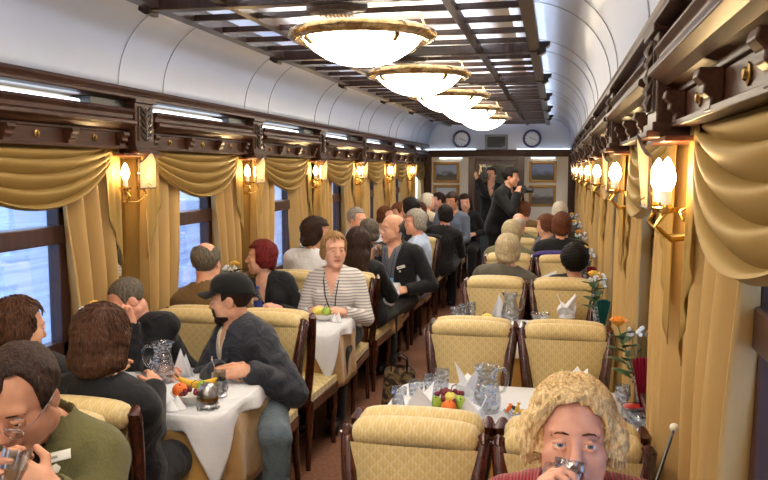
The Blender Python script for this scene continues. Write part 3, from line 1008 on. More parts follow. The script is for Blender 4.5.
def wdrop(u):
    # hangs low in points where the cloth's corners fall at the two aisle corners
    d = .075
    for c in (.38, .62): d += .26 * max(0, 1 - abs(u - c) / .042) ** 1.1
    return d + .012 * math.sin(u * 50)
white = tcloth('w', 'white_linen', .750, .55, TD + .006, .125, wdrop, 7, .012, 5)
gm = gold.mesh('gold_cloth', 'gold_satin', True, 60); wm = white.mesh('white_cloth', 'white_linen', True, 60)
for side in ('l', 'r'):
    for j in range(7):
        x0, x1 = TLEN[side]
        cx = (x0 + x1) / 2
        sd = 'left' if side == 'l' else 'right'
        rz = 0 if side == 'l' else PI
        tt = place(proto_t, used_t, (cx, TAB[j], 0), rz, 'wooden table under the cloths, %s %s of the aisle' % (ORD[j], sd), 'table', 'dining tables'); tt.scale = (.92 if side == 'l' else 1, 1, 1)
        for nm, me, lab in (('gold_tablecloth', gm, '%s gold satin undercloth hanging to knee height, %s of the aisle'), ('white_tablecloth', wm, '%s white linen tablecloth with drooping corners, %s of the aisle')):
            o = bpy.data.objects.new(nm, me); COL.objects.link(o); o.location = (cx, TAB[j], 0); o.rotation_euler = (0, 0, rz); o.scale = (.92 if side == 'l' else 1, 1, 1)
            md = o.modifiers.new('thick', 'SOLIDIFY'); md.thickness = .002; md.offset = 0
            tag(o, lab % (ORD[j], sd), 'tablecloth', nm.replace('_', ' ') + 's')
# ------------------------------------------------------------------ figures: one smooth surface grown from a distance field
class Field:
    def __init__(s, lo, hi, h):
        s.lo = np.array(lo, np.float32); s.h = h
        s.n = np.maximum(4, np.ceil((np.array(hi) - np.array(lo)) / h).astype(int) + 1)
        s.a = np.full(s.n, 0.3, np.float32)
        s.ax = [s.lo[i] + h * np.arange(s.n[i], dtype=np.float32) for i in range(3)]
    def _reg(s, lo, hi, m):
        i0 = np.clip(np.floor((np.array(lo) - m - s.lo) / s.h).astype(int), 0, s.n - 1)
        i1 = np.clip(np.ceil((np.array(hi) + m - s.lo) / s.h).astype(int) + 1, 1, s.n)
        if np.any(i1 <= i0): return None
        sl = tuple(slice(a, b) for a, b in zip(i0, i1))
        X = s.ax[0][sl[0]][:, None, None]; Y = s.ax[1][sl[1]][None, :, None]; Z = s.ax[2][sl[2]][None, None, :]
        return sl, X, Y, Z
    def add(s, prim, k=0.01):
        fn, lo, hi = prim
        r = s._reg(lo, hi, k + 3 * s.h)
        if r is None: return s
        sl, X, Y, Z = r
        d = fn(X, Y, Z); a = s.a[sl]
        hh = np.clip(.5 + .5 * (a - d) / max(k, 1e-5), 0, 1)
        s.a[sl] = a + (d - a) * hh - k * hh * (1 - hh)
        return s
    def cut(s, prim, k=0.004):
        fn, lo, hi = prim
        r = s._reg(lo, hi, k + 3 * s.h)
        if r is None: return s
        sl, X, Y, Z = r
        d = -fn(X, Y, Z); a = s.a[sl]
        hh = np.clip(.5 + .5 * (d - a) / max(k, 1e-5), 0, 1)
        s.a[sl] = a + (d - a) * hh + k * hh * (1 - hh)
        return s
    def clip(s, fn):
        """remove where fn>0 over the whole grid"""
        X = s.ax[0][:, None, None]; Y = s.ax[1][None, :, None]; Z = s.ax[2][None, None, :]
        s.a = np.maximum(s.a, fn(X, Y, Z).astype(np.float32))
        return s
    def nets(s):
        A = s.a; S = A < 0
        S[0], S[-1], S[:, 0], S[:, -1], S[:, :, 0], S[:, :, -1] = (False,) * 6
        c = np.zeros(s.n - 1, np.uint8)
        for i in (0, 1):
            for j in (0, 1):
                for k in (0, 1):
                    c += S[i:s.n[0] - 1 + i, j:s.n[1] - 1 + j, k:s.n[2] - 1 + k]
        act = (c > 0) & (c < 8)
        ii = np.argwhere(act)
        if not len(ii): return np.zeros((0, 3)), np.zeros((0, 4), int)
        idx = np.full(s.n - 1, -1, np.int32); idx[act] = np.arange(len(ii))
        off = [(i, j, k) for i in (0, 1) for j in (0, 1) for k in (0, 1)]
        V = np.stack([A[ii[:, 0] + o[0], ii[:, 1] + o[1], ii[:, 2] + o[2]] for o in off], 1)
        B = np.stack([S[ii[:, 0] + o[0], ii[:, 1] + o[1], ii[:, 2] + o[2]] for o in off], 1)
        acc = np.zeros((len(ii), 3)); cnt = np.zeros(len(ii))
        for p in range(8):
            for q in range(p + 1, 8):
                dlt = np.array(off[q]) - np.array(off[p])
                if np.abs(dlt).sum() != 1: continue
                m = B[:, p] != B[:, q]
                den = V[:, p] - V[:, q]
                t = np.clip(V[:, p] / np.where(np.abs(den) < 1e-9, 1e-9, den), 0, 1)
                pt = np.array(off[p])[None] + t[:, None] * dlt[None]
                acc += pt * m[:, None]; cnt += m
        P = s.lo + s.h * (ii + acc / np.maximum(cnt, 1)[:, None])
        F = []
        for ax in range(3):
            o1, o2 = [(1, 2), (2, 0), (0, 1)][ax]
            lo_ = [slice(None)] * 3; hi_ = [slice(None)] * 3
            lo_[ax] = slice(0, -1); hi_[ax] = slice(1, None)
            a_, b_ = S[tuple(lo_)], S[tuple(hi_)]
            e = np.argwhere(a_ != b_)
            if not len(e): continue
            ok = (e[:, o1] > 0) & (e[:, o2] > 0) & (e[:, o1] < s.n[o1] - 1) & (e[:, o2] < s.n[o2] - 1)
            e = e[ok]
            ins = a_[e[:, 0], e[:, 1], e[:, 2]]
            def cell(d1, d2):
                q = e.copy(); q[:, o1] -= d1; q[:, o2] -= d2
                return idx[q[:, 0], q[:, 1], q[:, 2]]
            q = np.stack([cell(1, 1), cell(0, 1), cell(0, 0), cell(1, 0)], 1)
            q[~ins] = q[~ins][:, ::-1]
            F.append(q)
        F = np.concatenate(F)
        F = F[(F >= 0).all(1)]
        return P, F

def smooth_verts(P, F, it=1, w=0.5):
    for _ in range(it):
        acc = np.zeros_like(P); cnt = np.zeros(len(P))
        for a, b in ((0, 1), (1, 2), (2, 3), (3, 0)):
            np.add.at(acc, F[:, a], P[F[:, b]]); np.add.at(cnt, F[:, a], 1)
            np.add.at(acc, F[:, b], P[F[:, a]]); np.add.at(cnt, F[:, b], 1)
        P = P + w * (acc / np.maximum(cnt, 1)[:, None] - P)
    return P

def np_mesh(name, P, F, mats, mi=None):
    me = bpy.data.meshes.new(name)
    me.vertices.add(len(P)); me.vertices.foreach_set('co', np.ascontiguousarray(P, np.float32).ravel())
    me.loops.add(F.size); me.loops.foreach_set('vertex_index', np.ascontiguousarray(F, np.int32).ravel())
    me.polygons.add(len(F)); me.polygons.foreach_set('loop_start', np.arange(0, F.size, 4, dtype=np.int32))
    me.polygons.foreach_set('loop_total', np.full(len(F), 4, np.int32))
    for m in (mats if isinstance(mats, (list, tuple)) else [mats]): me.materials.append(MATS[m])
    if mi is not None: me.polygons.foreach_set('material_index', np.ascontiguousarray(mi, np.int32))
    me.polygons.foreach_set('use_smooth', np.ones(len(F), bool))
    me.update(calc_edges=True); me.validate()
    return me

def A3(v): return np.array(v, np.float64)
def nrm(v):
    v = A3(v); return v / (np.linalg.norm(v) + 1e-12)
def cone(a, b, ra, rb):
    a, b = A3(a), A3(b); ab = b - a; L2 = float(ab @ ab) + 1e-12; r = max(ra, rb)
    def fn(X, Y, Z):
        px, py, pz = X - a[0], Y - a[1], Z - a[2]
        t = np.clip((px * ab[0] + py * ab[1] + pz * ab[2]) / L2, 0, 1)
        return np.sqrt((px - t * ab[0]) ** 2 + (py - t * ab[1]) ** 2 + (pz - t * ab[2]) ** 2) - (ra + (rb - ra) * t)
    return fn, np.minimum(a, b) - r, np.maximum(a, b) + r
def ell(c, R, r):
    c = A3(c); R = np.array(R); r = A3(r); m = float(max(r))
    ext = np.abs(R.T) @ r
    def fn(X, Y, Z):
        px, py, pz = X - c[0], Y - c[1], Z - c[2]
        q = [R[i][0] * px + R[i][1] * py + R[i][2] * pz for i in range(3)]
        k0 = np.sqrt(sum((q[i] / r[i]) ** 2 for i in range(3))); k1 = np.sqrt(sum((q[i] / r[i] ** 2) ** 2 for i in range(3))) + 1e-9
        return k0 * (k0 - 1) / k1
    return fn, c - ext, c + ext

class Fr:
    """a frame: rows are right, forward, up"""
    def __init__(s, o, R): s.o = A3(o); s.R = np.array(R)
    def w(s, p): return s.o + A3(p) @ s.R
    def loc(s, X, Y, Z):
        px, py, pz = X - s.o[0], Y - s.o[1], Z - s.o[2]
        return [s.R[i][0] * px + s.R[i][1] * py + s.R[i][2] * pz for i in range(3)]
    def cone(s, a, b, ra, rb): return cone(s.w(a), s.w(b), ra, rb)
    def ell(s, c, r): return ell(s.w(c), s.R, r)
def frame(o, yaw, pitch=0, roll=0):
    """yaw 0 looks along +Y, 90 towards -X (left of the carriage), 180 at the camera; pitch<0 looks down; roll tilts"""
    y, p, r = (math.radians(v) for v in (yaw, pitch, roll))
    M = Matrix.Rotation(y, 3, 'Z') @ Matrix.Rotation(p, 3, 'X') @ Matrix.Rotation(r, 3, 'Y')
    return Fr(o, np.array([list(M.col[0]), list(M.col[1]), list(M.col[2])]))

def head_prims(h, s, sex, chub=0.0):
    m = s; fem = sex == 'f'
    jw = .9 if fem else 1.0
    E = lambda c, r: h.ell(tuple(v * m for v in c), tuple(v * m for v in r))
    C = lambda a, b, ra, rb: h.cone(tuple(v * m for v in a), tuple(v * m for v in b), ra * m, rb * m)
    P = [(1, E((0, -.014, .036), (.076, .096, .084)), .01),
         (1, E((0, .026, -.030), (.059 * jw, .062, .078)), .03),
         (1, C((-.05 * jw, .0, -.058), (-.014, .064, -.098), .022, .019), .02), (1, C((.05 * jw, .0, -.058), (.014, .064, -.098), .022, .019), .02),
         (1, E((0, .072, -.098), (.022 * jw, .018, .018)), .02),
         (1, E((-.043, .058, -.020), (.022, .022, .02)), .02), (1, E((.043, .058, -.020), (.022, .022, .02)), .02),
         (1, E((0, .072, .030), (.055, .018, .016)), .02),
         (1, E((-.040, .040, -.052), (.024 + chub, .030, .034)), .03), (1, E((.040, .040, -.052), (.024 + chub, .030, .034)), .03),
         (0, E((-.031, .104, .004), (.019, .022, .012)), .012), (0, E((.031, .104, .004), (.019, .022, .012)), .012),
         (1, C((0, .086, .014), (0, .107, -.026), .0085, .0125), .012),
         (1, E((0, .106, -.028), (.014, .013, .011)), .006), (1, E((-.013, .094, -.032), (.009, .011, .008)), .006), (1, E((.013, .094, -.032), (.009, .011, .008)), .006),
         (1, E((0, .086, -.060), (.024, .013, .014)), .012), (1, E((0, .094, -.055), (.02, .009, .0055)), .005), (1, E((0, .093, -.067), (.018, .009, .0065)), .005),
         (0, C((-.021, .103, -.0605), (.021, .103, -.0605), .0028, .0028), .003)]
    for sx in (-1, 1):
        P += [(1, E((sx * .077, -.010, -.004), (.010, .020, .031)), .008), (0, E((sx * .088, -.006, -.002), (.007, .010, .018)), .005)]
        P += [(1, C((sx * .018, .083, .009), (sx * .031, .0935, .0128), .0045, .0052), .004), (1, C((sx * .031, .0935, .0128), (sx * .046, .080, .007), .0052, .0045), .004),
              (1, C((sx * .019, .083, -.002), (sx * .031, .0915, -.0052), .004, .004), .004), (1, C((sx * .031, .0915, -.0052), (sx * .045, .079, -.001), .004, .004), .004)]
    return P

def hand_prims(W, d, n, side, curl=0.5, spread=1.0, s=1.0, thumb=0.5):
    """wrist W, finger direction d, palm normal n; side=+1 right hand"""
    d = nrm(d); n = nrm(A3(n) - d * float(A3(n) @ d)); t = np.cross(d, n) * side   # thumb side
    W = A3(W); P = []
    for i, (o, ln, kb) in enumerate(((.030, .068, .083), (.010, .076, .088), (-.010, .070, .084), (-.029, .055, .076))):
        o *= s * (0.9 + .1 * spread); ln *= s; kb *= s
        K = W + d * kb + t * o
        P.append((1, cone(W + t * o * .5 + d * .006, K, .0155 * s, .0115 * s), .012))
        p = K; dd = d + t * o * 1.2 * spread; dd = nrm(dd); a = 0
        for j, (fr, r0, r1) in enumerate(((.45, .0098, .0088), (.31, .0088, .008), (.24, .008, .0068))):
            a += curl * (.75, 1.0, .7)[j]
            q = p + (dd * math.cos(a) + n * math.sin(a)) * ln * fr
            P.append((1, cone(p, q, r0 * s, r1 * s), .004)); p = q
    P.append((1, cone(W + d * .03 * s + t * .012 * s, W + d * .065 * s - t * .008 * s, .017 * s, .015 * s), .015))
    b = W + d * .022 * s + t * .022 * s
    k1 = b + nrm(d * .55 + t * .75 + n * (.2 + thumb * .4)) * .045 * s
    k2 = k1 + nrm(d * .8 + t * (.35 - .3 * thumb) + n * (.2 + thumb * .6)) * .036 * s
    P += [(1, cone(W + d * .012 * s + t * .008 * s, b, .015 * s, .014 * s), .012), (1, cone(b, k1, .0135 * s, .0105 * s), .008), (1, cone(k1, k2, .0105 * s, .0085 * s), .005)]
    return P

def ik(S, W, l1, l2, hint):
    S, W = A3(S), A3(W); v = W - S; L = np.linalg.norm(v)
    if L > (l1 + l2) * .985: W = S + v / L * (l1 + l2) * .985; v = W - S; L = np.linalg.norm(v)
    a = (l1 * l1 - l2 * l2 + L * L) / (2 * L); hgt = math.sqrt(max(1e-6, l1 * l1 - a * a))
    u = v / L; hv = A3(hint); hv = hv - u * (hv @ u); hv = nrm(hv)
    return S + u * a + hv * hgt, W

cloth('black_suit', (26, 26, 29), 0.15, 0.8, 0.1, 0.5)
cloth('navy_jacket', (44, 46, 54), 0.12, 0.6, 0.1, 0.9)
cloth('black_shirt', (24, 24, 27), 0.15, 0.7, 0.1, 0.6)
cloth('olive_jacket', (92, 88, 54), 0.16, 0.9, 0.1, 0.4)
cloth('brown_jacket', (112, 88, 56), 0.15, 0.85, 0.1, 0.5)
cloth('grey_jacket', (86, 82, 72), 0.15, 0.85, 0.1, 0.5)
cloth('green_grey', (112, 110, 84), 0.15, 0.85, 0.1, 0.5)
cloth('white_shirt', (216, 222, 236), 0.05, 0.8, 0.1, 0.6)
cloth('blue_shirt', (172, 188, 216), 0.08, 0.8, 0.1, 0.6)
cloth('slate_shirt', (98, 102, 108), 0.1, 0.75, 0.1, 0.5)
cloth('steel_shirt', (84, 94, 112), 0.1, 0.75, 0.1, 0.5)
cloth('cream_shirt', (206, 196, 170), 0.06, 0.8, 0.1, 0.4)
cloth('dark_trousers', (30, 30, 34), 0.15, 0.85, 0.1, 0.5)
cloth('jeans', (84, 96, 104), 0.25, 0.85, 0.1, 0.7)
cloth('red_knit', (150, 36, 46), 0.2, 0.9, 0.3, 0.4)
cloth('black_cap', (22, 22, 22), 0.15, 0.85, 0.1, 0.2)
cloth('dark_blue_tie', (34, 44, 90), 0.1, 0.6, 0.1, 0.2)
plain('shoe_leather', (22, 18, 16), 0.3, var=0.2)
plain('eye_white', (226, 222, 216), 0.2, var=0.02, coat=0.5)
plain('iris_brown', (70, 50, 36), 0.2, var=0.2, coat=0.6)
plain('iris_grey', (104, 116, 120), 0.2, var=0.2, coat=0.6)
plain('pupil', (8, 8, 8), 0.15)
plain('pearl', (236, 230, 214), 0.2, coat=0.5)
plain('badge_white', (230, 228, 220), 0.4, var=0.02)
plain('badge_ink', (150, 152, 140), 0.6)
plain('badge_blue', (120, 180, 226), 0.4, var=0.08)
plain('lanyard_black', (16, 16, 22), 0.6)
plain('lanyard_blue', (26, 34, 90), 0.6)
glassy('lens', (235, 240, 240), 0.05, 0.03)
def striped_knit():
    m, nt, out = new_mat('striped_knit')
    b = bsdf(nt, out, srgb(210, 206, 202), 0.85, 0, 0.2, 0, 0.2)
    tc = N(nt, 'ShaderNodeTexCoord'); sp_ = N(nt, 'ShaderNodeSeparateXYZ'); nt.links.new(tc.outputs['Object'], sp_.inputs[0])
    mu = N(nt, 'ShaderNodeMath', operation='MULTIPLY'); mu.inputs[1].default_value = 2 * PI / .022
    no = N(nt, 'ShaderNodeTexNoise', Scale=6.0); nt.links.new(tc.outputs['Object'], no.inputs['Vector'])
    ad = N(nt, 'ShaderNodeMath', operation='MULTIPLY_ADD'); ad.inputs[1].default_value = .012
    nt.links.new(no.outputs['Fac'], ad.inputs[0]); nt.links.new(sp_.outputs['Z'], ad.inputs[2])
    nt.links.new(ad.outputs[0], mu.inputs[0])
    si = N(nt, 'ShaderNodeMath', operation='SINE'); nt.links.new(mu.outputs[0], si.inputs[0])
    rp = N(nt, 'ShaderNodeValToRGB'); rp.color_ramp.elements[0].position = .52; rp.color_ramp.elements[1].position = .68
    rp.color_ramp.elements[0].color = srgb(216, 212, 208); rp.color_ramp.elements[1].color = srgb(160, 155, 160)
    mr = N(nt, 'ShaderNodeMapRange'); mr.inputs['From Min'].default_value = -1; nt.links.new(si.outputs[0], mr.inputs['Value'])
    nt.links.new(mr.outputs[0], rp.inputs[0]); nt.links.new(rp.outputs[0], b.inputs['Base Color'])
    bump(nt, b, no.outputs['Fac'], .4, .03)
striped_knit()
def ribbed_red():
    m, nt, out = new_mat('red_rib')
    b = bsdf(nt, out, srgb(150, 34, 46), 0.9, 0, 0.2, 0, 0.35)
    tc = N(nt, 'ShaderNodeTexCoord')
    wv = N(nt, 'ShaderNodeTexWave', Scale=38.0, Distortion=1.5); nt.links.new(tc.outputs['Object'], wv.inputs['Vector'])
    rp = N(nt, 'ShaderNodeValToRGB'); rp.color_ramp.elements[0].color = srgb(112, 20, 34); rp.color_ramp.elements[1].color = srgb(172, 50, 60)
    nt.links.new(wv.outputs['Fac'], rp.inputs[0]); nt.links.new(rp.outputs[0], b.inputs['Base Color'])
    bump(nt, b, wv.outputs['Fac'], .6, .006)
ribbed_red()
def skin_mat(name, rgb):
    m, nt, out = new_mat(name)
    b = bsdf(nt, out, srgb(*rgb), 0.48, 0, 0.4, 0, 0, 0.12)
    rp, no, mp = noise_mix(nt, srgb(rgb[0] * .96, rgb[1] * .90, rgb[2] * .88), srgb(min(255, rgb[0] * 1.03), rgb[1] * 1.02, rgb[2] * 1.0), 26.0, 4.0, .3, .7)
    nt.links.new(rp.outputs[0], b.inputs['Base Color'])
    n2 = N(nt, 'ShaderNodeTexNoise', Scale=420.0, Detail=2.0); nt.links.new(mp.outputs[0], n2.inputs['Vector'])
    bump(nt, b, n2.outputs['Fac'], .12, .002)
skin_mat('skin', (214, 166, 138)); skin_mat('skin_pink', (222, 170, 148)); skin_mat('skin_pale', (226, 180, 158)); skin_mat('skin_dark', (194, 144, 116))
skin_mat('lips', (186, 108, 100)); skin_mat('stubble', (150, 112, 96))
def hair_mat(name, c1, c2, st=.22):
    m, nt, out = new_mat(name)
    b = bsdf(nt, out, srgb(*c1), .6, 0, 0.18)
    tc = N(nt, 'ShaderNodeTexCoord'); mp = N(nt, 'ShaderNodeMapping'); mp.inputs['Scale'].default_value = (1, 1, st)
    nt.links.new(tc.outputs['Object'], mp.inputs[0])
    no = N(nt, 'ShaderNodeTexNoise', Scale=150.0, Detail=4.0, Distortion=.6); nt.links.new(mp.outputs[0], no.inputs['Vector'])
    rp = N(nt, 'ShaderNodeValToRGB'); rp.color_ramp.elements[0].position = .34; rp.color_ramp.elements[1].position = .68
    rp.color_ramp.elements[0].color = srgb(*c1); rp.color_ramp.elements[1].color = srgb(*c2)
    nt.links.new(no.outputs['Fac'], rp.inputs[0]); nt.links.new(rp.outputs[0], b.inputs['Base Color'])
    bump(nt, b, no.outputs['Fac'], .8, .01)
for nm, c1, c2 in (('hair_blonde', (184, 146, 92), (248, 224, 176)), ('hair_darkblonde', (112, 82, 50), (178, 142, 96)), ('hair_brown', (46, 28, 20), (92, 60, 42)), ('hair_darkbrown', (30, 20, 16), (62, 42, 32)),
                   ('hair_black', (12, 10, 10), (34, 28, 26)), ('hair_red', (70, 16, 18), (128, 38, 34)), ('hair_grey', (112, 106, 98), (178, 172, 162)), ('hair_white', (176, 168, 154), (226, 220, 208)),
                   ('hair_darkgrey', (66, 60, 52), (118, 110, 98)), ('hair_auburn', (66, 36, 22), (120, 72, 46)), ('hair_greyblond', (150, 134, 102), (208, 194, 162))):
    hair_mat(nm, c1, c2)

hair_mat('hair_afro', (12, 10, 10), (30, 25, 24), 1.0)
def wob(X, Y, Z, f, seed=0):
    r = random.Random(seed); o = 0
    for k in range(4):
        a = [r.uniform(-1, 1) for _ in range(3)]; ff = f * (1 + .7 * k)
        o = o + np.sin(ff * (a[0] * X + a[1] * Y + a[2] * Z) + r.uniform(0, 6)) / (1 + .6 * k)
    return o / 2.2

def hair_field(h, s, style, res, seed):
    ext = .16 * s
    drop = {'bob': .30, 'long': .46, 'bun': .22, 'wavy': .2}.get(style, .17) * s
    lo = h.o - A3((.2 * s, .2 * s, drop)); hi = h.o + A3((.2 * s, .2 * s, .19 * s))
    F = Field(lo, hi, res)
    E = lambda c, r: h.ell(tuple(v * s for v in c), tuple(v * s for v in r))
    C = lambda a, b, ra, rb: h.cone(tuple(v * s for v in a), tuple(v * s for v in b), ra * s, rb * s)
    t = {'swept': .017, 'buzz': .0035, 'bald': .006, 'short': .011, 'crop': .016, 'bob': .020, 'long': .018, 'afro': .034, 'curly': .026, 'wavy': .010, 'full': .02, 'tuft': .014, 'ear': .016}.get(style, .012)
    F.add(E((0, -.014, .036), (.076 + t, .096 + t, .084 + t * (1.0 if style != 'wavy' else .9))), .01)
    if style in ('bob', 'long'):
        lw = -.10 if style == 'long' else -.066
        F.add(C((0, -.070, 0), (0, -.080, lw), .068, .055), .03)
        for sx in (-1, 1): F.add(C((sx * .072, -.02, .02), (sx * .074, -.02, lw), .034, .030), .03)
        F.add(C((-.05, -.065, lw + .01), (.05, -.065, lw + .01), .045, .045), .03)
    if style == 'long':
        F.add(C((-.05, -.08, -.1), (-.07, -.10, -.30), .05, .04), .04); F.add(C((.05, -.08, -.1), (.07, -.10, -.30), .05, .04), .04); F.add(C((0, -.09, -.1), (0, -.11, -.33), .055, .045), .04)
    if style == 'wavy':
        for a in range(-4, 5):
            th = a * .45
            F.add(E((.078 * math.sin(th) * 1.05, -.06 * math.cos(th) * .8, .004), (.036, .05, .056)), .03)
        F.add(E((0, .026, .094), (.078, .050, .030)), .03)
        F.add(E((0, -.08, -.04), (.075, .045, .06)), .03)
    if style == 'bun':
        F.add(E((0, -.09, -.02), (.05, .04, .06)), .03)
    if style in ('full', 'ear', 'swept'):
        for sx in (-1, 1): F.add(E((sx * .068, -.03, -.02), (.026, .055, .055)), .02)
        F.add(E((0, -.075, -.045), (.065, .04, .05)), .02)
    if style == 'curly':
        for sx in (-1, 1): F.add(E((sx * .065, -.05, -.03), (.035, .05, .06)), .02)
        F.add(E((0, -.085, -.05), (.07, .04, .06)), .02)
    amp = {'buzz': .0006, 'bald': .001, 'short': .002, 'afro': .007, 'curly': .009, 'wavy': .006, 'bob': .0035, 'long': .004}.get(style, .0035) * s
    fr = {'afro': 240, 'curly': 150, 'wavy': 110}.get(style, 130)
    X = F.ax[0][:, None, None]; Y = F.ax[1][None, :, None]; Z = F.ax[2][None, None, :]
    F.a = F.a + (amp * wob(X, Y, Z, fr, seed)).astype(np.float32)
    def keep(X, Y, Z):
        x, y, z = h.loc(X, Y, Z); x, y, z = x / s, y / s, z / s
        if style in ('wavy', 'curly', 'bob', 'ear'):
            nn = wob(X, Y, Z, 95, seed + 5) * (.013 if style == 'wavy' else .008); z = z + nn + (8 * np.minimum(x * x, .005) * (z > .02) if style == 'wavy' else 0); y = y + nn
        ax = np.abs(x)
        zf = {'swept': .100, 'wavy': .094, 'bob': .06, 'long': .07, 'afro': .07, 'curly': .07, 'short': .082, 'crop': .066, 'full': .072, 'tuft': .085, 'buzz': .088, 'ear': .092}.get(style, .08)
        # front hair line: keep above zf, receding at the temples
        front = np.minimum(y - .040, (zf + .25 * np.maximum(0, ax - .035) * (-1 if style in ('bob', 'wavy', 'long', 'afro', 'curly', 'crop') else .6)) - z)
        # beside the face
        ys = {'bob': .045, 'long': .035, 'wavy': .042, 'curly': .02, 'ear': .03, 'swept': .026}.get(style, .034)
        side = np.minimum(y - (ys - .0 * z), .075 - z)
        side = np.minimum(side, zf - z)
        r = np.maximum(front, side)
        if style not in ('bob', 'long', 'wavy', 'curly', 'ear', 'full', 'swept'):
            # around the ear and nape
            ear = .028 - np.sqrt((y + .002) ** 2 + (z + .012) ** 2); r = np.maximum(r, ear)
            r = np.maximum(r, np.minimum(-.010 - z, y + .035))
            r = np.maximum(r, -.075 - z)
        elif style in ('full', 'curly', 'ear', 'swept'):
            r = np.maximum(r, -.105 - z)
        elif style == 'wavy':
            r = np.maximum(r, -.075 - z); r = np.maximum(r, np.minimum(-.035 - z, y - .005))
        if style == 'peak':
            r = np.maximum(r, np.minimum(y - .0, np.minimum(z - .02, .118 - z - .35 * np.abs(np.abs(x) - .0) )) - .02 - .0 * z) if False else r
            r = np.maximum(r, np.minimum(np.minimum(ax - .012, .064 - ax), np.minimum(y - .030, .108 - z)))
        if style == 'bald':
            r = np.maximum(r, (z - .035) + .55 * (y + .03))
        if style == 'thin':
            r = np.maximum(r, np.minimum(z - .075, np.minimum(y + .075, .06 - ax)))
        return r * s
    F.clip(keep)
    return F

def scalp_locks(mb, h, s, style, n, seed, rad=.005, ln=.07, wave=.006):
    """loose tapering strands combed over the hair surface"""
    r = random.Random(seed)
    t = {'wavy': .012, 'bob': .018, 'crop': .014, 'short': .010, 'ear': .014, 'full': .016}.get(style, .012)
    for _ in range(n):
        th = r.uniform(0, 2 * PI); ph = r.uniform(0, 1.75)
        dx, dy, dz = math.sin(ph) * math.sin(th), -math.sin(ph) * math.cos(th), math.cos(ph)
        if dy > .45 and dz < .72: continue
        p = A3((dx * (.076 + t), -.014 + dy * (.096 + t), .036 + dz * (.084 + t)))
        # flow: away from the crown, swept sideways over the brow
        crown = A3((.02, -.05, .13)); f = p - crown; f = f / (np.linalg.norm(f) + 1e-6) + A3((r.uniform(-.3, .3), r.uniform(-.2, .2), -.1))
        if style == 'wavy' and dy > -.1 and dz > .25:
            f = (crown - p) / np.linalg.norm(crown - p) * .8 + A3((.7 if p[0] > -.015 else -.7, 0, .25)) + A3((r.uniform(-.3, .3), 0, 0))
            if p[2] < .088: continue
        pts = []; rr = []; m = 7; L = ln * r.uniform(.6, 1.2); pp = p.copy(); pz = r.uniform(0, 6)
        for i in range(m):
            q = (pp - A3((0, -.014, .036))) / A3((.076 + t, .096 + t, .084 + t)); nn = q / (np.linalg.norm(q) + 1e-6)
            f = nrm(f - nn * float(f @ nn) * .9)
            sidev = np.cross(f, nn)
            out = pp + sidev * wave * math.sin(pz + i * 1.3) + nn * (.0015 + .003 * math.sin(pz * 2 + i) + (.007 * math.sin(PI * i / m) if style == 'wavy' else 0))
            if pp[2] < (.04 if style == 'wavy' else .05) and pp[1] > (.03 if style == 'wavy' else .045): break
            pts.append(tuple(h.w(out * s))); rr.append(rad * s * (1 - .75 * i / m) * r.uniform(.8, 1.1))
            pp = pp + f * L / m
            q = (pp - A3((0, -.014, .036))) / A3((.076 + t, .096 + t, .084 + t)); k = np.linalg.norm(q)
            if pp[2] > -.01: pp = A3((0, -.014, .036)) + (pp - A3((0, -.014, .036))) / k
            f = f + A3((0, 0, -.12))
        if len(pts) > 3: mb.tube(pts, rr, 5)

def front_locks(mb, h, s, seed):
    """waves swept from the parting over the temples, and curls beside the cheeks"""
    r = random.Random(seed)
    for k in range(150):
        sx = -1 if r.random() < .5 else 1; j = r.uniform(0, 1); e = r.uniform(-.006, .006)
        P0 = A3((-.012 + .012 * sx * j, .062 - .05 * j + e, .112 + .006 * j)); P1 = A3((sx * (.045 + .012 * j), .083 - .05 * j, .104 + e)); P2 = A3((sx * (.085 + .014 * j), .050 - .05 * j, .055 + e)); P3 = A3((sx * (.092 + .016 * j + e), .020 - .04 * j, -.035 + r.uniform(-.03, .03)))
        pts = []; ph = r.uniform(0, 6)
        for i in range(13):
            t = i / 12; q = P0 * (1 - t) ** 3 + P1 * 3 * t * (1 - t) ** 2 + P2 * 3 * t * t * (1 - t) + P3 * t ** 3
            q = q + A3((.005 * math.sin(ph + t * 9), .004 * math.cos(ph + t * 8), .003 * math.sin(ph * 2 + t * 7)))
            pts.append(tuple(h.w(q * s)))
        mb.tube(pts, [.0062 * s * (.35 + .65 * math.sin(PI * (.12 + .8 * i / 12))) for i in range(13)], 5)

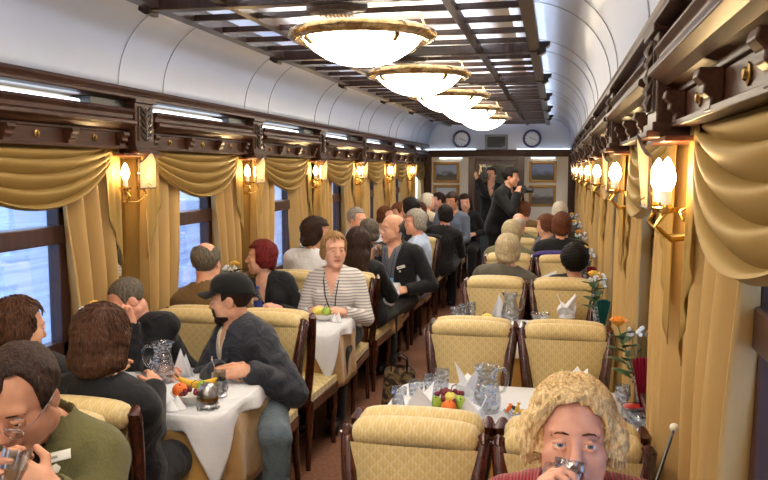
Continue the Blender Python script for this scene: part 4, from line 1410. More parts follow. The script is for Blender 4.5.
def person(label, head, seat, yaw, hyaw=None, hpitch=-4, hroll=0, sex='m', size=1.0, hair='short', hcol='hair_brown', skin='skin', top='jacket', tcol='black_suit', under='white_shirt',
           legs='dark_trousers', hands=None, res=.010, stand=False, group=None, locks=None, seed=0, knees=None, lean=None, brow=None, eyes='iris_brown', stub=False, sh=1.0, vneck=.24, open_w=.055, elbows=None, curl=(.5, .5), hdir=None, thumb=.5, chub=0.0, neck=.150, nk=None):
    s = size
    hyaw = yaw if hyaw is None else hyaw
    H = frame(head, hyaw, hpitch, hroll)
    B = frame((0, 0, 0), yaw)
    f, rt = B.R[1], B.R[0]
    hipz = (.92 * s if stand else .575)
    P = A3((seat[0], seat[1], hipz))
    hf = H.R[1]
    Nk = A3(head) - A3((0, 0, neck * s)) - (.030 + max(0, .150 - neck) * .9) * s * nrm(hf * .5 + f * .5) * (1 + .6 * max(0, -hpitch - 12) / 20)      # base of the neck
    if nk is not None: Nk = A3(nk)
    u = nrm(Nk - P); r_ = nrm(np.cross(f, u)); fw = np.cross(u, r_)
    T = Fr(Nk, np.array([r_, fw, u]))
    L = float(np.linalg.norm(Nk - P))
    fem = sex == 'f'
    shw = (.155 if fem else .178) * s * sh
    def tp(t, y=0, x=0): return P + (Nk - P) * t + fw * y * s + r_ * x * s
    TR = np.array([r_, fw, u])
    wd = (.9 if fem else 1.0) * s * sh
    torso = lambda g: [(1, ell(tp(.02), TR, (.168 * s + g, .125 * s + g, .13 * s + g)), .03), (1, ell(tp(.32, .008), TR, (.148 * wd + g, .116 * wd + g, .17 * s + g)), .06),
                       (1, ell(tp(.68, .004), TR, (.162 * wd + g, .118 * wd + g, .17 * s + g)), .06),
                       (1, cone(T.w((-shw + .03, -.012, -.062 * s)), T.w((shw - .03, -.012, -.062 * s)), .058 * s + g, .058 * s + g), .05),
                       (1, cone(T.w((0, -.012, -.01)), T.w((-shw * .8, -.012, -.05 * s)), .05 * s + g, .042 * s + g), .03), (1, cone(T.w((0, -.012, -.01)), T.w((shw * .8, -.012, -.05 * s)), .05 * s + g, .042 * s + g), .03)] + \
        ([(1, ell(tp(.62, .075, -.07), TR, (.07 * s + g, .06 * s + g, .07 * s + g)), .04), (1, ell(tp(.62, .075, .07), TR, (.07 * s + g, .06 * s + g, .07 * s + g)), .04)] if fem else [])
    # arms
    arms = []
    for k, sx in enumerate((-1, 1)):
        S = T.w((sx * shw, -.012, -.075 * s))
        tgt = hands[k] if hands and hands[k] is not None else tuple(P + f * .30 + rt * sx * .13 + A3((0, 0, .215 if not stand else .02)))
        hint = elbows[k] if elbows and elbows[k] is not None else (rt * sx * .55 - f * .25 + A3((0, 0, -1.0)))
        E_, W_ = ik(S, tgt, .285 * s, .25 * s, hint)
        arms.append((S, E_, W_, sx))
    armp = lambda g, cut=1.0: sum([[(1, cone(S, E_, .052 * s + g, .043 * s + g), .03), (1, cone(E_, E_ + (W_ - E_) * cut, .043 * s + g, (.029 if cut == 1.0 else .034) * s + g), .012)] for S, E_, W_, sx in arms], [])
    # legs
    lg = []
    for k, sx in enumerate((-1, 1)):
        hp = P + rt * sx * .088 * s
        if stand:
            kn = hp + A3((0, 0, -.43 * s)) + f * .02; an = kn + A3((0, 0, -.41 * s)) - f * .01; an[2] = .08
        else:
            ky = yaw if knees is None else knees; kf = frame((0, 0, 0), ky).R[1]
            kn = hp + kf * .42 * s + rt * sx * .02; kn[2] = .535; an = kn + kf * .02; an[2] = .085
        ff = f if stand or knees is None else frame((0, 0, 0), knees).R[1]
        lg.append((hp, kn, an, an + ff * .15 * s + A3((0, 0, -.045))))
    legp = lambda g, full=True: sum([[(1, cone(hp, kn, .085 * s + g, .06 * s + g), .03), (1, cone(kn, an, .058 * s + g, .038 * s + g), .02)] + ([(1, cone(an + A3((0, 0, -.035)), to, .036, .032), .02)] if full else []) for hp, kn, an, to in lg], [])
    # ---- body
    allp = np.array([A3(head) + .15, A3(head) - .15, P + .2, P - .2] + sum([[S - .12, S + .12, E_ - .11, E_ + .11, W_ + .2, W_ - .2] for S, E_, W_, sx in arms], []) + sum([[kn + .1, kn - .1, an - .1, to + .06, to - .06] for hp, kn, an, to in lg], []))
    lo, hi = allp.min(0) - .02, allp.max(0) + .02
    lo[2] = -.02
    F = Field(lo, hi, res)
    for op, pr, k in torso(0): F.add(pr, k * s)
    nk2 = H.w((0, -.02 * s, -.06 * s))
    F.add(cone(T.w((0, -.008, -.03)), nk2, .058 * s * (.88 if fem else 1), .054 * s * (.86 if fem else 1)), .03)
    for op, pr, k in armp(0): F.add(pr, k)
    for op, pr, k in legp(0): F.add(pr, k)
    for op, pr, k in head_prims(H, s, sex, chub):
        (F.add if op else F.cut)(pr, k)
    HANDS = []
    for k, (S, E_, W_, sx) in enumerate(arms):
        d = nrm(W_ - E_)
        n_ = -rt * sx * .6 + A3((0, 0, -.6))
        if hdir and hdir[k] is not None: d, n_ = nrm(hdir[k][0]), A3(hdir[k][1])
        for op, pr, kk in hand_prims(W_, d, n_, sx, curl[k], 1.0, s * (.9 if fem else 1.0), thumb): F.add(pr, kk)
        HANDS.append((W_, d, n_))
    V, Q = F.nets()
    V = smooth_verts(V, Q, 1, .35)
    base = A3((P[0], P[1], 0))
    C = V[Q].mean(1)
    lx, ly, lz = H.loc(C[:, 0], C[:, 1], C[:, 2]); lx, ly, lz = lx / s, ly / s, lz / s
    mi = np.zeros(len(Q), np.int32)
    mi[(np.abs(lx) < .022) & (np.abs(lz + .0610) < .0085 * (1 - (lx / .026) ** 2)) & (ly > .084)] = 1
    if stub: mi[(lz < -.045) & (ly > .01) & (lz > -.14) & (mi == 0) & (np.abs(lx) < .06) & ((lz < -.07) | (np.abs(lx) < .03))] = 2
    me = np_mesh('person', V - base, Q, [skin, 'lips', 'stubble'], mi)
    root = bpy.data.objects.new('person', me); COL.objects.link(root); root.location = base
    tag(root, label, 'person', group)
    def child(name, F_, mat, sm=1):
        v, q = F_.nets()
        if not len(v): return None
        v = smooth_verts(v, q, sm, .5)
        o = bpy.data.objects.new(name, np_mesh(name, v - base, q, mat)); COL.objects.link(o); o.parent = root
        return o
    def mchild(name, mb, mat, **kw):
        mb.v = [Vector(p) - Vector(base) for p in mb.v]
        return mb.build(name, mat, root, **kw)
    # ---- clothes
    cres = max(res * 1.15, .006)
    def neckhole(G, r0=.066):
        G.cut(cone(T.w((0, .004, -.035)), T.w((0, .012, .16)), r0 * s * (.92 if fem else 1), (r0 + .01) * s), .006)
    def vcut(G, depth, wid, y0=.0):
        def fn(X, Y, Z):
            x, y, z = T.loc(X, Y, Z)
            half = wid * s * np.clip(1 - (-z - .0) / (depth * s), -.4, 1)
            return np.minimum(np.minimum(half - np.abs(x), y - y0), depth * s + z)
        G.clip(lambda X, Y, Z: fn(X, Y, Z))
    garments = {}
    def garment(name, mat, g, sleeves, vdepth, vwid, collar, wrinkle=.0035):
        G = Field(lo, hi, cres)
        for op, pr, k in torso(g): G.add(pr, k * s)
        if sleeves:
            for op, pr, k in armp(g * .85, .93 if sleeves == 1 else sleeves): G.add(pr, k)
        if stand and name == 'jacket':
            G.add(ell(P + A3((0, 0, -.08)), TR, (.17 * s + g, .13 * s + g, .16)), .05)
        if collar:
            G.add(cone(T.w((0, -.012, -.03)), T.w((0, .002, .034 * s)), .078 * s + g * .4, .067 * s + g * .4), .012)
        X = G.ax[0][:, None, None]; Y = G.ax[1][None, :, None]; Z = G.ax[2][None, None, :]
        G.a = G.a + (wrinkle * wob(X, Y, Z, 38, seed)).astype(np.float32)
        neckhole(G)
        if vdepth: vcut(G, vdepth, vwid)
        for S, E_, W_, sx in arms:      # sleeve end
            if sleeves == 1:
                d = nrm(W_ - E_); c0 = E_ + (W_ - E_) * .93
                G.cut(cone(c0 + d * .012, c0 + d * .06, .034 * s, .034 * s), .004)
        return child(name, G, mat)
    if top == 'jacket':
        garments['shirt'] = garment('shirt', under, .009, 0, .09, .028, True, .001)
        garments['top'] = garment('jacket', tcol, .022, 1, vneck, open_w, True)
    elif top == 'shirt':
        garments['top'] = garment('shirt', tcol, .013, 1, .13, .035, True)
    elif top == 'sweater':
        garments['top'] = garment('sweater', tcol, .013, 1, .17, .055, False)
    elif top == 'coat':
        garments['shirt'] = garment('shirt', under, .009, 0, .07, .025, True, .001)
        garments['top'] = garment('jacket', tcol, .032, 1, .34, .06, True, .006)
    # trousers and shoes
    G = Field((lo[0], lo[1], -.02), (hi[0], hi[1], hipz + .14), max(cres, .012))
    G.add(ell(tp(.02), TR, (.176 * s, .133 * s, .11 * s)), .03)
    for op, pr, k in legp(.012, False): G.add(pr, k)
    child('trousers', G, legs)
    for hp, kn, an, to in lg:
        G = Field(np.minimum(an, to) - .08, np.maximum(an, to) + .08, max(res, .010))
        G.add(cone(an + A3((0, 0, -.03)), to, .048, .042), .01); G.add(cone(an, an + A3((0, 0, -.03)), .046, .046), .01)
        G.clip(lambda X, Y, Z: -Z + .004 + 0 * X + 0 * Y)
        child('shoe', G, 'shoe_leather')
    # ---- hair, brows, eyes
    if hair != 'none':
        HF = hair_field(H, s, hair, min(res, .008) if res < .012 else .010, seed)
        v, q = HF.nets(); v = smooth_verts(v, q, 1, .4)
        if len(v):
            hm = np_mesh('hair', v - base, q, hcol)
            if locks:
                mb = MB(); scalp_locks(mb, H, s, hair, *locks)
                if hair == 'wavy': front_locks(mb, H, s, 31)
                mb.v = [p - Vector(base) for p in mb.v]
                bm = bmesh.new(); bm.from_mesh(hm); tm = mb.mesh('t', hcol); bm.from_mesh(tm); bm.to_mesh(hm); bm.free()
            o = bpy.data.objects.new('hair', hm); COL.objects.link(o); o.parent = root
    for sx in (-1, 1):
        mb = MB(); R = .0118 * s
        c = Vector(H.w((sx * .031 * s, .0795 * s, .004 * s)))
        Mx = Matrix([list(H.R[0]), list(H.R[1]), list(H.R[2])]).transposed().to_4x4(); Mx.translation = c
        seg = 20 if res < .009 else 10; rings = 16 if res < .009 else 8
        b0 = MB(); b0.ball((0, 0, 0), R, seg, rings)
        Rx = Matrix.Rotation(-PI / 2, 4, 'X')
        b0.v = [Mx @ (Rx @ p) for p in b0.v]
        # iris and pupil around the pole that looks forward
        for fi, fc in enumerate(b0.f):
            cc = sum((b0.v[i] for i in fc), Vector()) / len(fc)
            dv = (cc - c).normalized(); ca = dv.dot(Vector(H.R[1]))
            b0.m[fi] = 2 if ca > math.cos(math.radians(14)) else (1 if ca > math.cos(math.radians(36)) else 0)
        mchild('eye', b0, ['eye_white', eyes, 'pupil'])
        mb = MB()
        pts = [H.w(tuple(v * s for v in p)) for p in ((sx * .014, .0895, .0262), (sx * .026, .0922, .0300), (sx * .038, .086, .0285), (sx * .050, .071, .0185))]
        mb.tube(pts, [.0026 * s, .0032 * s, .0028 * s, .0012 * s], 6, flat=.8)
        mchild('eyebrow', mb, brow or hcol)
    root_info = dict(root=root, base=base, H=H, T=T, arms=arms, hands=HANDS, s=s, P=P, f=f, rt=rt, garments=garments, mchild=mchild, child=child, res=res)
    return root_info

def chest_patch(pi, name, outline2, mat, off=.004, thick=.003, to='top', sub=3, label=None):
    """a flat piece (lapel, badge) lying on the garment; outline in torso right/up metres from the neck base"""
    o = pi['garments'][to]; T = pi['T']
    me = o.data; bvh = BVHTree.FromPolygons([v.co for v in me.vertices], [tuple(p.vertices) for p in me.polygons])
    bm = bmesh.new()
    vs = [bm.verts.new((x, y, 0)) for x, y in outline2]
    bm.faces.new(vs); bmesh.ops.triangulate(bm, faces=bm.faces)
    bmesh.ops.subdivide_edges(bm, edges=bm.edges, cuts=sub, use_grid_fill=True)
    fwv = Vector(T.R[1])
    last = None
    for v in bm.verts:
        p0 = Vector(T.w((v.co.x, .19, v.co.y))) - Vector(pi['base'])
        hit = bvh.ray_cast(p0, -fwv, .6)
        if hit[0] is not None: v.co = hit[0] + fwv * off
        else: v.co = p0 - fwv * .09
    ret = bmesh.ops.solidify(bm, geom=bm.faces[:], thickness=thick)
    m2 = bpy.data.meshes.new(name); bm.to_mesh(m2); bm.free()
    m2.materials.append(MATS[mat])
    q = bpy.data.objects.new(name, m2); COL.objects.link(q); q.parent = pi['root']
    if label: q['label'] = label
    return q

def chest_line(pi, name, pts2, r, mat, to='top', off=.004):
    o = pi['garments'][to]; T = pi['T']; me = o.data
    bvh = BVHTree.FromPolygons([v.co for v in me.vertices], [tuple(p.vertices) for p in me.polygons])
    fwv = Vector(T.R[1]); out = []
    for x, y in pts2:
        p0 = Vector(T.w((x, .22, y))) - Vector(pi['base'])
        hit = bvh.ray_cast(p0, -fwv, .6)
        out.append((hit[0] + fwv * off) if hit[0] is not None else p0 - fwv * .11)
    b = MB(); b.tube(out, r, 6); q = b.build(name, mat, pi['root'])
    return q

def lapels(pi, mat, depth=.24, w0=.062, label=None):
    for sx in (-1, 1):
        chest_patch(pi, 'lapel', [(sx * .045, -.005), (sx * (w0 + .035), -.05), (sx * (w0 + .045), -.095), (sx * (w0 + .02), -.10), (sx * (w0 + .024), -.12), (sx * .012, -depth), (sx * .006, -depth + .01), (sx * .040, -.08)], mat, .005, .004)
# ------------------------------------------------------------------ the people
def hd(px, py, Y, drop=.118):
    x, y, z = at(px, py, Y); return (x, y, z - drop)
PP = {}
def SA(j): return TAB[j] - .51
def SC(j): return TAB[j] + .51
# near right
wg = at(565, 478, 1.665)
PP['woman'] = person('older blonde woman in a red ribbed jacket drinking at the near right', hd(574, 385, 1.83, .126), (1.07, 2.13), 180, 182, 6, 0, 'f', 1.06, 'wavy', 'hair_blonde', 'skin_pink', 'jacket', 'red_rib', 'black_shirt',
    hands=((1.20, 1.80, .80), (wg[0] - .062, wg[1] + .03, wg[2] - .075)), hdir=(None, ((.35, -.25, .9), (.8, -.4, -.2))), curl=(.4, .85),
    elbows=((-.1, -.3, -1), None), res=.0045, locks=(1300, 5, .0042, .115, .006), seed=3, eyes='iris_grey', sh=1.06, brow='hair_auburn', vneck=.26, open_w=.06, chub=.0)
# near left
g1 = at(6, 468, 1.52)
PP['glasses'] = person('man with glasses in an olive jacket bending over his drink', hd(19, 355, 1.72, .112), (-.40, 1.80), 190, 188, -28, 0, 'm', 1.08, 'peak', 'hair_darkbrown', 'skin_dark', 'jacket', 'olive_jacket', 'black_shirt',
    hands=((g1[0] + .080, g1[1] + .045, g1[2] - .065), (g1[0] - .05, g1[1] + .05, g1[2] - .10)), hdir=(((-.75, -.25, .45), (-.35, .75, -.3)), ((.1, -.3, .9), (1, 0, 0))), curl=(.8, .6),
    res=.0048, seed=5, sh=.86, elbows=((.05, .5, -1), (0, .5, -1)), nk=at(44, 426, 1.86), stub=False, vneck=.30, open_w=.05)
PP['boy'] = person('brown-haired person at the near left window seat turning to the bobbed neighbour', hd(18, 300, 2.80), (-1.06, 2.76), 0, -30, -10, 0, 'm', 1.0, 'ear', 'hair_brown', 'skin', 'jacket', 'black_suit', 'white_shirt', res=.007, seed=6, locks=(260, 9, .004, .07, .003))
PP['bob'] = person('person with a brown bob and black jacket seen from behind at the near left table', hd(101, 311, 2.62), (-.70, 2.74), 0, 8, -4, 3, 'f', 1.08, 'bob', 'hair_brown', 'skin', 'jacket', 'black_suit', 'white_shirt', res=.006, seed=7, hands=((-.92, 3.05, .86), (-.72, 3.07, .84)), elbows=((-.1, -.3, -1), (.15, -.3, -1)), locks=(420, 11, .0045, .12, .003), sh=1.02)
PP['bow'] = person('close-cropped grey man in black bowing his head onto his hand', hd(127, 282, 3.74, .10), (-1.02, 3.92), 165, 135, -34, 0, 'm', 1.0, 'buzz', 'hair_darkgrey', 'skin_pink', 'shirt', 'black_shirt', res=.007, seed=8,
    hands=((-1.17, 3.66, 1.00), (-.92, 3.52, .79)), elbows=((.25, .1, -1), (.2, .1, -1)), hdir=(((-.2, -.3, .8), (.2, -.9, -.2)), None), curl=(.9, .5))
PP['cap'] = person('bearded man in a black baseball cap and navy jacket facing left', hd(231, 276, 3.80, .128), (-.54, 3.86), 142, 98, -4, 0, 'm', 1.05, 'buzz', 'hair_darkbrown', 'skin', 'coat', 'navy_jacket', 'cream_shirt', 'jeans', res=.006, seed=9,
    hands=((-.45, 3.53, .805), (-.62, 3.53, .80)), elbows=((.7, .1, -.8), (-.7, .0, -.8)), hdir=(((-.7, -.2, .1), (0, .6, -.7)), ((.8, -.1, .05), (0, .6, -.7))), knees=204, stub=False, vneck=.36, open_w=.06, sh=1.05)
PP['bald'] = person('balding man in a brown jacket seen from behind by the second left window', hd(206, 244, 4.55), (-1.08, 4.60), 0, 4, 0, 0, 'm', 1.05, 'thin', 'hair_darkgrey', 'skin', 'jacket', 'brown_jacket', 'cream_shirt', res=.008, seed=10, sh=1.05)
PP['red'] = person('woman with short dark red hair and a black blouse looking left', hd(261, 242, 5.52), (-1.03, 5.60), 172, 104, 0, 0, 'f', 1.02, 'full', 'hair_red', 'skin_pale', 'sweater', 'black_shirt', res=.007, seed=11)
PP['stripe'] = person('blonde woman in a striped pale sweater with a dark lanyard', hd(334, 234, 5.50), (-.58, 5.56), 182, 212, -2, 0, 'f', 1.04, 'swept', 'hair_darkblonde', 'skin_pale', 'sweater', 'striped_knit', res=.0065, seed=12, eyes='iris_grey', locks=(220, 13, .004, .07, .003), hands=((-.45, 5.26, .79), (-.68, 5.26, .79)))
PP['white'] = person('dark curly-haired man in a white shirt by the third left window', hd(316, 220, 6.25), (-1.03, 6.28), -10, -52, -4, 0, 'm', 1.05, 'curly', 'hair_darkbrown', 'skin', 'shirt', 'white_shirt', res=.008, seed=13, sh=1.08)
PP['long'] = person('woman with long dark hair seen from behind next to the white shirt', hd(358, 229, 6.20), (-.54, 6.28), 0, 6, 0, 0, 'f', 1.05, 'long', 'hair_darkbrown', 'skin', 'sweater', 'black_shirt', res=.008, seed=14)
mg = at(378, 250, 6.82)
PP['mug'] = person('bald man in a black jacket and grey shirt raising a glass mug', hd(392, 216, 7.12), (-.46, 7.22), 168, 130, -3, 0, 'm', 1.10, 'bald', 'hair_darkgrey', 'skin', 'jacket', 'black_suit', 'slate_shirt', res=.007, seed=15, vneck=.44, open_w=.085, sh=1.1,
    hands=((-.32, 6.95, .70), (mg[0] - .07, mg[1] + .02, mg[2] - .06)), hdir=(None, ((.35, -.2, .75), (.85, -.1, .0))), curl=(.5, .9))
PP['blue'] = person('grey-haired man in a pale blue shirt looking left behind the man with the mug', hd(415, 211, 7.95), (-.38, 8.0), 90, 112, -2, 0, 'm', 1.05, 'full', 'hair_grey', 'skin_pink', 'shirt', 'blue_shirt', knees=15, res=.009, seed=16, sh=1.05)
PP['pink'] = person('grey pink-faced man by the fourth left window turned to the aisle', hd(357, 209, 8.0), (-1.0, 8.0), -60, -118, -6, 0, 'm', 1.05, 'short', 'hair_grey', 'skin_pink', 'shirt', 'white_shirt', res=.011, elbows=((0, .1, -1), (0, .1, -1)), knees=-8, seed=17)
PP['ash'] = person('person with ash-grey collar-length hair between the dark-haired woman and the mug', hd(368, 220, 7.30), (-.92, 7.32), 150, 60, -6, 0, 'f', 1.0, 'ear', 'hair_darkgrey', 'skin', 'shirt', 'black_shirt', knees=182, res=.010, seed=18)
PP['n15'] = person('brown-haired person in white at the fourth left table, facing the viewer', hd(386, 207, 9.0), (-1.02, 9.02), 180, 250, -10, 0, 'f', 1.0, 'ear', 'hair_auburn', 'skin', 'shirt', 'white_shirt', res=.012, seed=19)
PP['n16'] = person('ruddy reddish-haired man bowing at the fifth left table', hd(399, 204, 9.7, .105), (-.98, 9.70), 70, 130, -28, 0, 'm', 1.0, 'short', 'hair_auburn', 'skin_pink', 'shirt', 'black_shirt', knees=10, res=.012, seed=20)
PP['n17'] = person('person with full black hair turned away at the fourth left table', hd(410, 199, 9.05), (-.62, 9.03), 120, 60, 0, 0, 'f', 1.05, 'full', 'hair_black', 'skin', 'shirt', 'black_shirt', knees=178, res=.012, seed=21)
PP['n18'] = person('dark-haired rosy woman at the fifth left table facing the viewer', hd(419, 203, 10.7), (-.82, 10.72), 180, 160, -4, 0, 'f', 1.0, 'long', 'hair_brown', 'skin_pink', 'shirt', 'black_shirt', res=.012, seed=22)
PP['n19'] = person('white-haired man at the farthest left table turned to his dark neighbour', hd(428, 194, 11.4), (-1.0, 11.42), 0, -60, 0, 0, 'm', 1.0, 'full', 'hair_white', 'skin_pink', 'shirt', 'cream_shirt', res=.012, seed=23)
PP['n20'] = person('dark-haired man next to the white-haired one at the farthest left table', hd(438, 193, 12.35), (-.70, 12.43), 150, 120, -4, 0, 'm', 1.0, 'crop', 'hair_darkbrown', 'skin_pink', 'shirt', 'slate_shirt', res=.012, seed=24)
PP['n21'] = person('dark-haired man seen from behind in the chair draped with a black coat', hd(445, 206, 9.72), (-.42, 9.72), 0, 30, -4, 0, 'm', 1.0, 'full', 'hair_black', 'skin_pink', 'shirt', 'black_shirt', res=.011, seed=25)
PP['n22'] = person('dark-haired man in a steel blue shirt facing the viewer before the lower left picture', hd(452, 193, 10.7), (-.44, 10.73), 180, 160, -10, 0, 'm', 1.02, 'crop', 'hair_darkbrown', 'skin_dark', 'shirt', 'steel_shirt', res=.011, seed=26)
PP['n23'] = person('dark-haired woman with her hand to her cheek near the end door', hd(465, 195, 12.2), (-.36, 12.42), 180, 190, -10, 8, 'f', 1.05, 'long', 'hair_darkbrown', 'skin_pale', 'shirt', 'black_shirt', res=.011, seed=27)
# standing photographers by the door
c24 = at(484, 176, 12.85)
PP['n24'] = person('photographer in a black jacket and jeans aiming a camera with flash by the door', hd(491, 168, 13.05), (-.06, 13.12), 185, 175, -2, 0, 'm', 1.04, 'short', 'hair_darkbrown', 'skin', 'jacket', 'black_suit', 'slate_shirt', 'jeans', stand=True, res=.011, seed=28,
    hands=((c24[0] + .10, c24[1] + .02, c24[2] - .05), (c24[0] - .10, c24[1] + .03, c24[2] - .06)), elbows=((-.6, -.2, -1), (.6, -.2, -1)))
c25 = at(524, 190, 11.25)
PP['n25'] = person('dark-haired photographer in a black coat facing right beside the end door', hd(511, 169, 11.35), (.16, 11.55), 245, 262, -6, 0, 'm', 1.08, 'crop', 'hair_black', 'skin', 'coat', 'black_suit', 'black_shirt', stand=True, res=.010, seed=29,
    hands=((c25[0] - .06, c25[1] + .07, c25[2] - .07), (c25[0] - .09, c25[1] - .06, c25[2] - .06)), sh=1.1)
# right of the aisle, all seen from behind
PP['r1'] = person('person with a round black afro at the right window, third table', hd(575, 243, 6.2, .145), (1.06, 6.28), 0, 0, 0, 0, 'f', 1.0, 'afro', 'hair_afro', 'skin_dark', 'sweater', 'black_shirt', res=.009, seed=30)
PP['r2'] = person('brown-haired man in a black suit seen from behind at the right window', hd(562, 214, 7.95), (1.06, 8.0), 0, 3, 0, 0, 'm', 1.05, 'full', 'hair_auburn', 'skin', 'jacket', 'black_suit', 'white_shirt', res=.010, seed=31, sh=1.1)
PP['r3'] = person('white-haired person beyond the man in the black suit at the right window', hd(560, 203, 9.7), (1.06, 9.7), 0, 0, 0, 0, 'f', 1.0, 'full', 'hair_white', 'skin', 'shirt', 'grey_jacket', res=.012, seed=32)
PP['r4'] = person('brown-haired person in a steel blue shirt just left of the black suit', hd(546, 215, 9.0), (.90, 9.02), 120, 70, -8, 0, 'm', 1.0, 'full', 'hair_auburn', 'skin', 'shirt', 'steel_shirt', knees=180, res=.012, seed=33)
PP['r5'] = person('fair grey-haired man in a grey jacket seen from behind in the right aisle seat', hd(508, 236, 6.25), (.57, 6.28), 0, 4, -2, 0, 'm', 1.05, 'full', 'hair_greyblond', 'skin_pink', 'jacket', 'grey_jacket', 'cream_shirt', res=.008, seed=34, sh=1.05)
PP['r6'] = person('white-haired man in a green-grey jacket in front of the pink-scalped man', hd(512, 222, 7.9), (.54, 8.0), 0, -6, -2, 0, 'm', 1.05, 'full', 'hair_greyblond', 'skin_pink', 'jacket', 'green_grey', 'cream_shirt', res=.010, seed=35, sh=1.05)
PP['r7'] = person('pink-scalped white-haired man at the fifth right table', hd(519, 214, 9.6), (.56, 9.7), 0, 0, -2, 0, 'm', 1.05, 'bald', 'hair_white', 'skin_pink', 'jacket', 'green_grey', 'cream_shirt', res=.011, seed=36)
PP['r8'] = person('brown-haired person at the farthest right table beside the standing photographer', hd(524, 203, 11.3), (.60, 11.42), 0, -20, -2, 0, 'm', 1.05, 'full', 'hair_auburn', 'skin', 'shirt', 'brown_jacket', res=.012, seed=37)
# ------------------------------------------------------------------ what people wear and hold
def glasses(pi, mat='chrome'):
    H, s = pi['H'], pi['s']
    w = lambda x, y, z: Vector(H.w((x * s, y * s, z * s))) - Vector(pi['base'])
    b = MB()
    for sx in (-1, 1):
        ring = [w(sx * .033 + .023 * math.cos(a), .112 - .006 * abs(math.cos(a)), -.004 + .016 * math.sin(a)) for a in [2 * PI * k / 20 for k in range(20)]]
        b.tube(ring, .0011, 5, closed=True)
        b.tube([w(sx * .056, .107, .003), w(sx * .075, .07, .006), w(sx * .082, .0, .008), w(sx * .082, -.02, -.004)], .0012, 5)
    b.tube([w(-.010, .113, .001), w(0, .116, .004), w(.010, .113, .001)], .0012, 5)
    g = b.build('glasses', mat, pi['root'])
    l = MB()
    for sx in (-1, 1):
        l.add([w(sx * .033 + .022 * math.cos(a), .112 - .006 * abs(math.cos(a)), -.004 + .0155 * math.sin(a)) for a in [2 * PI * k / 16 for k in range(16)]], [tuple(range(16))])
    l.build('lens', 'lens', g, smooth=False)
def badge(pi, cx, cy, w, h, rot, mat='badge_white', name='name_tag', ink=True):
    c, s_ = math.cos(rot), math.sin(rot)
    R2 = lambda x, y: (cx + x * c - y * s_, cy + x * s_ + y * c)
    q = chest_patch(pi, name, [R2(-w, -h), R2(w, -h), R2(w, h), R2(-w, h)], mat, .010, .003)
    if ink:
        tp_ = chest_patch(pi, 'tag_print', [R2(-w * .1, -h * .35), R2(w * .7, -h * .35), R2(w * .7, h * .2), R2(-w * .1, h * .2)], 'badge_ink', .0145, .001, sub=1); tp_.parent = q
    return q

p = PP['glasses']; glasses(p); lapels(p, 'olive_jacket', .30)
badge(p, -.088, -.050, .033, .011, -.25)
b = MB()
for cx, cy, r in ((0, .004, .009), (0, -.008, .006), (-.006, -.013, .004), (.006, -.013, .004)): b.ball((cx, 0, cy), (r, .003, r), 10, 6)
T = p['T']; o_ = chest_patch(p, 'lapel_pin', [(-.098, -.088), (-.082, -.088), (-.078, -.076), (-.090, -.068), (-.102, -.076)], 'pearl', .010, .004, sub=1)
# sunken ring on the raised hand
p = PP['mug']; lapels(p, 'black_suit', .40, .075)
badge(p, -.120, -.16, .034, .012, -.25)
chest_patch(p, 'lapel_pin', [(-.118, -.205), (-.105, -.205), (-.105, -.192), (-.118, -.192)], 'pearl', .010, .004, sub=1)
chest_line(p, 'lanyard', [(-.055, -.01), (-.05, -.08), (-.03, -.18), (-.012, -.27)], .0035, 'lanyard_blue', 'shirt', .006)
chest_line(p, 'lanyard', [(.055, -.01), (.04, -.08), (.015, -.18), (-.008, -.27)], .0035, 'lanyard_blue', 'shirt', .006)
chest_patch(p, 'pass_card', [(-.05, -.36), (.025, -.36), (.025, -.265), (-.05, -.265)], 'badge_blue', .012, .003, 'shirt', sub=2)
chest_patch(p, 'pass_print', [(-.035, -.345), (.010, -.345), (.010, -.315), (-.035, -.315)], 'badge_white', .0165, .001, 'shirt', sub=1)
for k in ('bald', 'r2', 'r5'): pass
lapels(PP['woman'], 'red_rib', .26)
p = PP['stripe']
chest_line(p, 'lanyard', [(-.055, .0), (-.055, -.06), (-.04, -.16), (-.015, -.30), (-.008, -.345)], .0045, 'lanyard_black', 'top')
chest_line(p, 'lanyard', [(.058, .0), (.055, -.06), (.04, -.16), (.008, -.30), (-.004, -.345)], .0045, 'lanyard_black', 'top')
chest_patch(p, 'name_tag', [(.055, -.135), (.105, -.135), (.105, -.115), (.055, -.115)], 'badge_white', .006, .002, sub=1)
p = PP['cap']
chest_line(p, 'lanyard', [(-.055, .0), (-.05, -.08), (-.02, -.20)], .004, 'lanyard_blue', 'shirt', .006)
chest_line(p, 'lanyard', [(.055, .0), (.05, -.08), (.01, -.20)], .004, 'lanyard_blue', 'shirt', .006)
for sx in (-1, 1):
    chest_patch(p, 'coat_collar', [(sx * .055, .005), (sx * .115, -.04), (sx * .10, -.12), (sx * .045, -.09)], 'navy_jacket', .006, .006)
chest_line(p, 'zip', [(.035, -.06), (.028, -.16), (.012, -.26), (.004, -.40)], .003, 'old_brass', 'top', .003)
# cap with curved brim
H, s = p['H'], p['s']
C_ = MB()
def capf(u, v):
    a = 2 * PI * u; ph = v * PI / 2
    r = math.cos(ph) ** .72
    y = -.010 + .112 * r * math.cos(a); x = .091 * r * math.sin(a)
    z = .042 + .098 * math.sin(ph) ** .9 + (.014 * max(0, math.cos(a)) - .016 * max(0, -math.cos(a))) * (1 - v)
    return Vector(H.w((x * s, y * s, z * s))) - Vector(p['base'])
C_.sheet(capf, 40, 14, closed=True)
cp = C_.build('cap', 'black_cap', p['root'], thick=.003)
B_ = MB()
def brim(u, v):
    a = (u - .5) * 2 * 1.02
    x = .088 * math.sin(a) * (1 + .02 * v); y = -.010 + .110 * math.cos(a) + v * (.070 * math.cos(a * .8) ** .6)
    z = .054 - .010 * v - .030 * (math.sin(a) ** 2) * (0.4 + .6 * v)
    return Vector(H.w((x * s, y * s, z * s))) - Vector(p['base'])
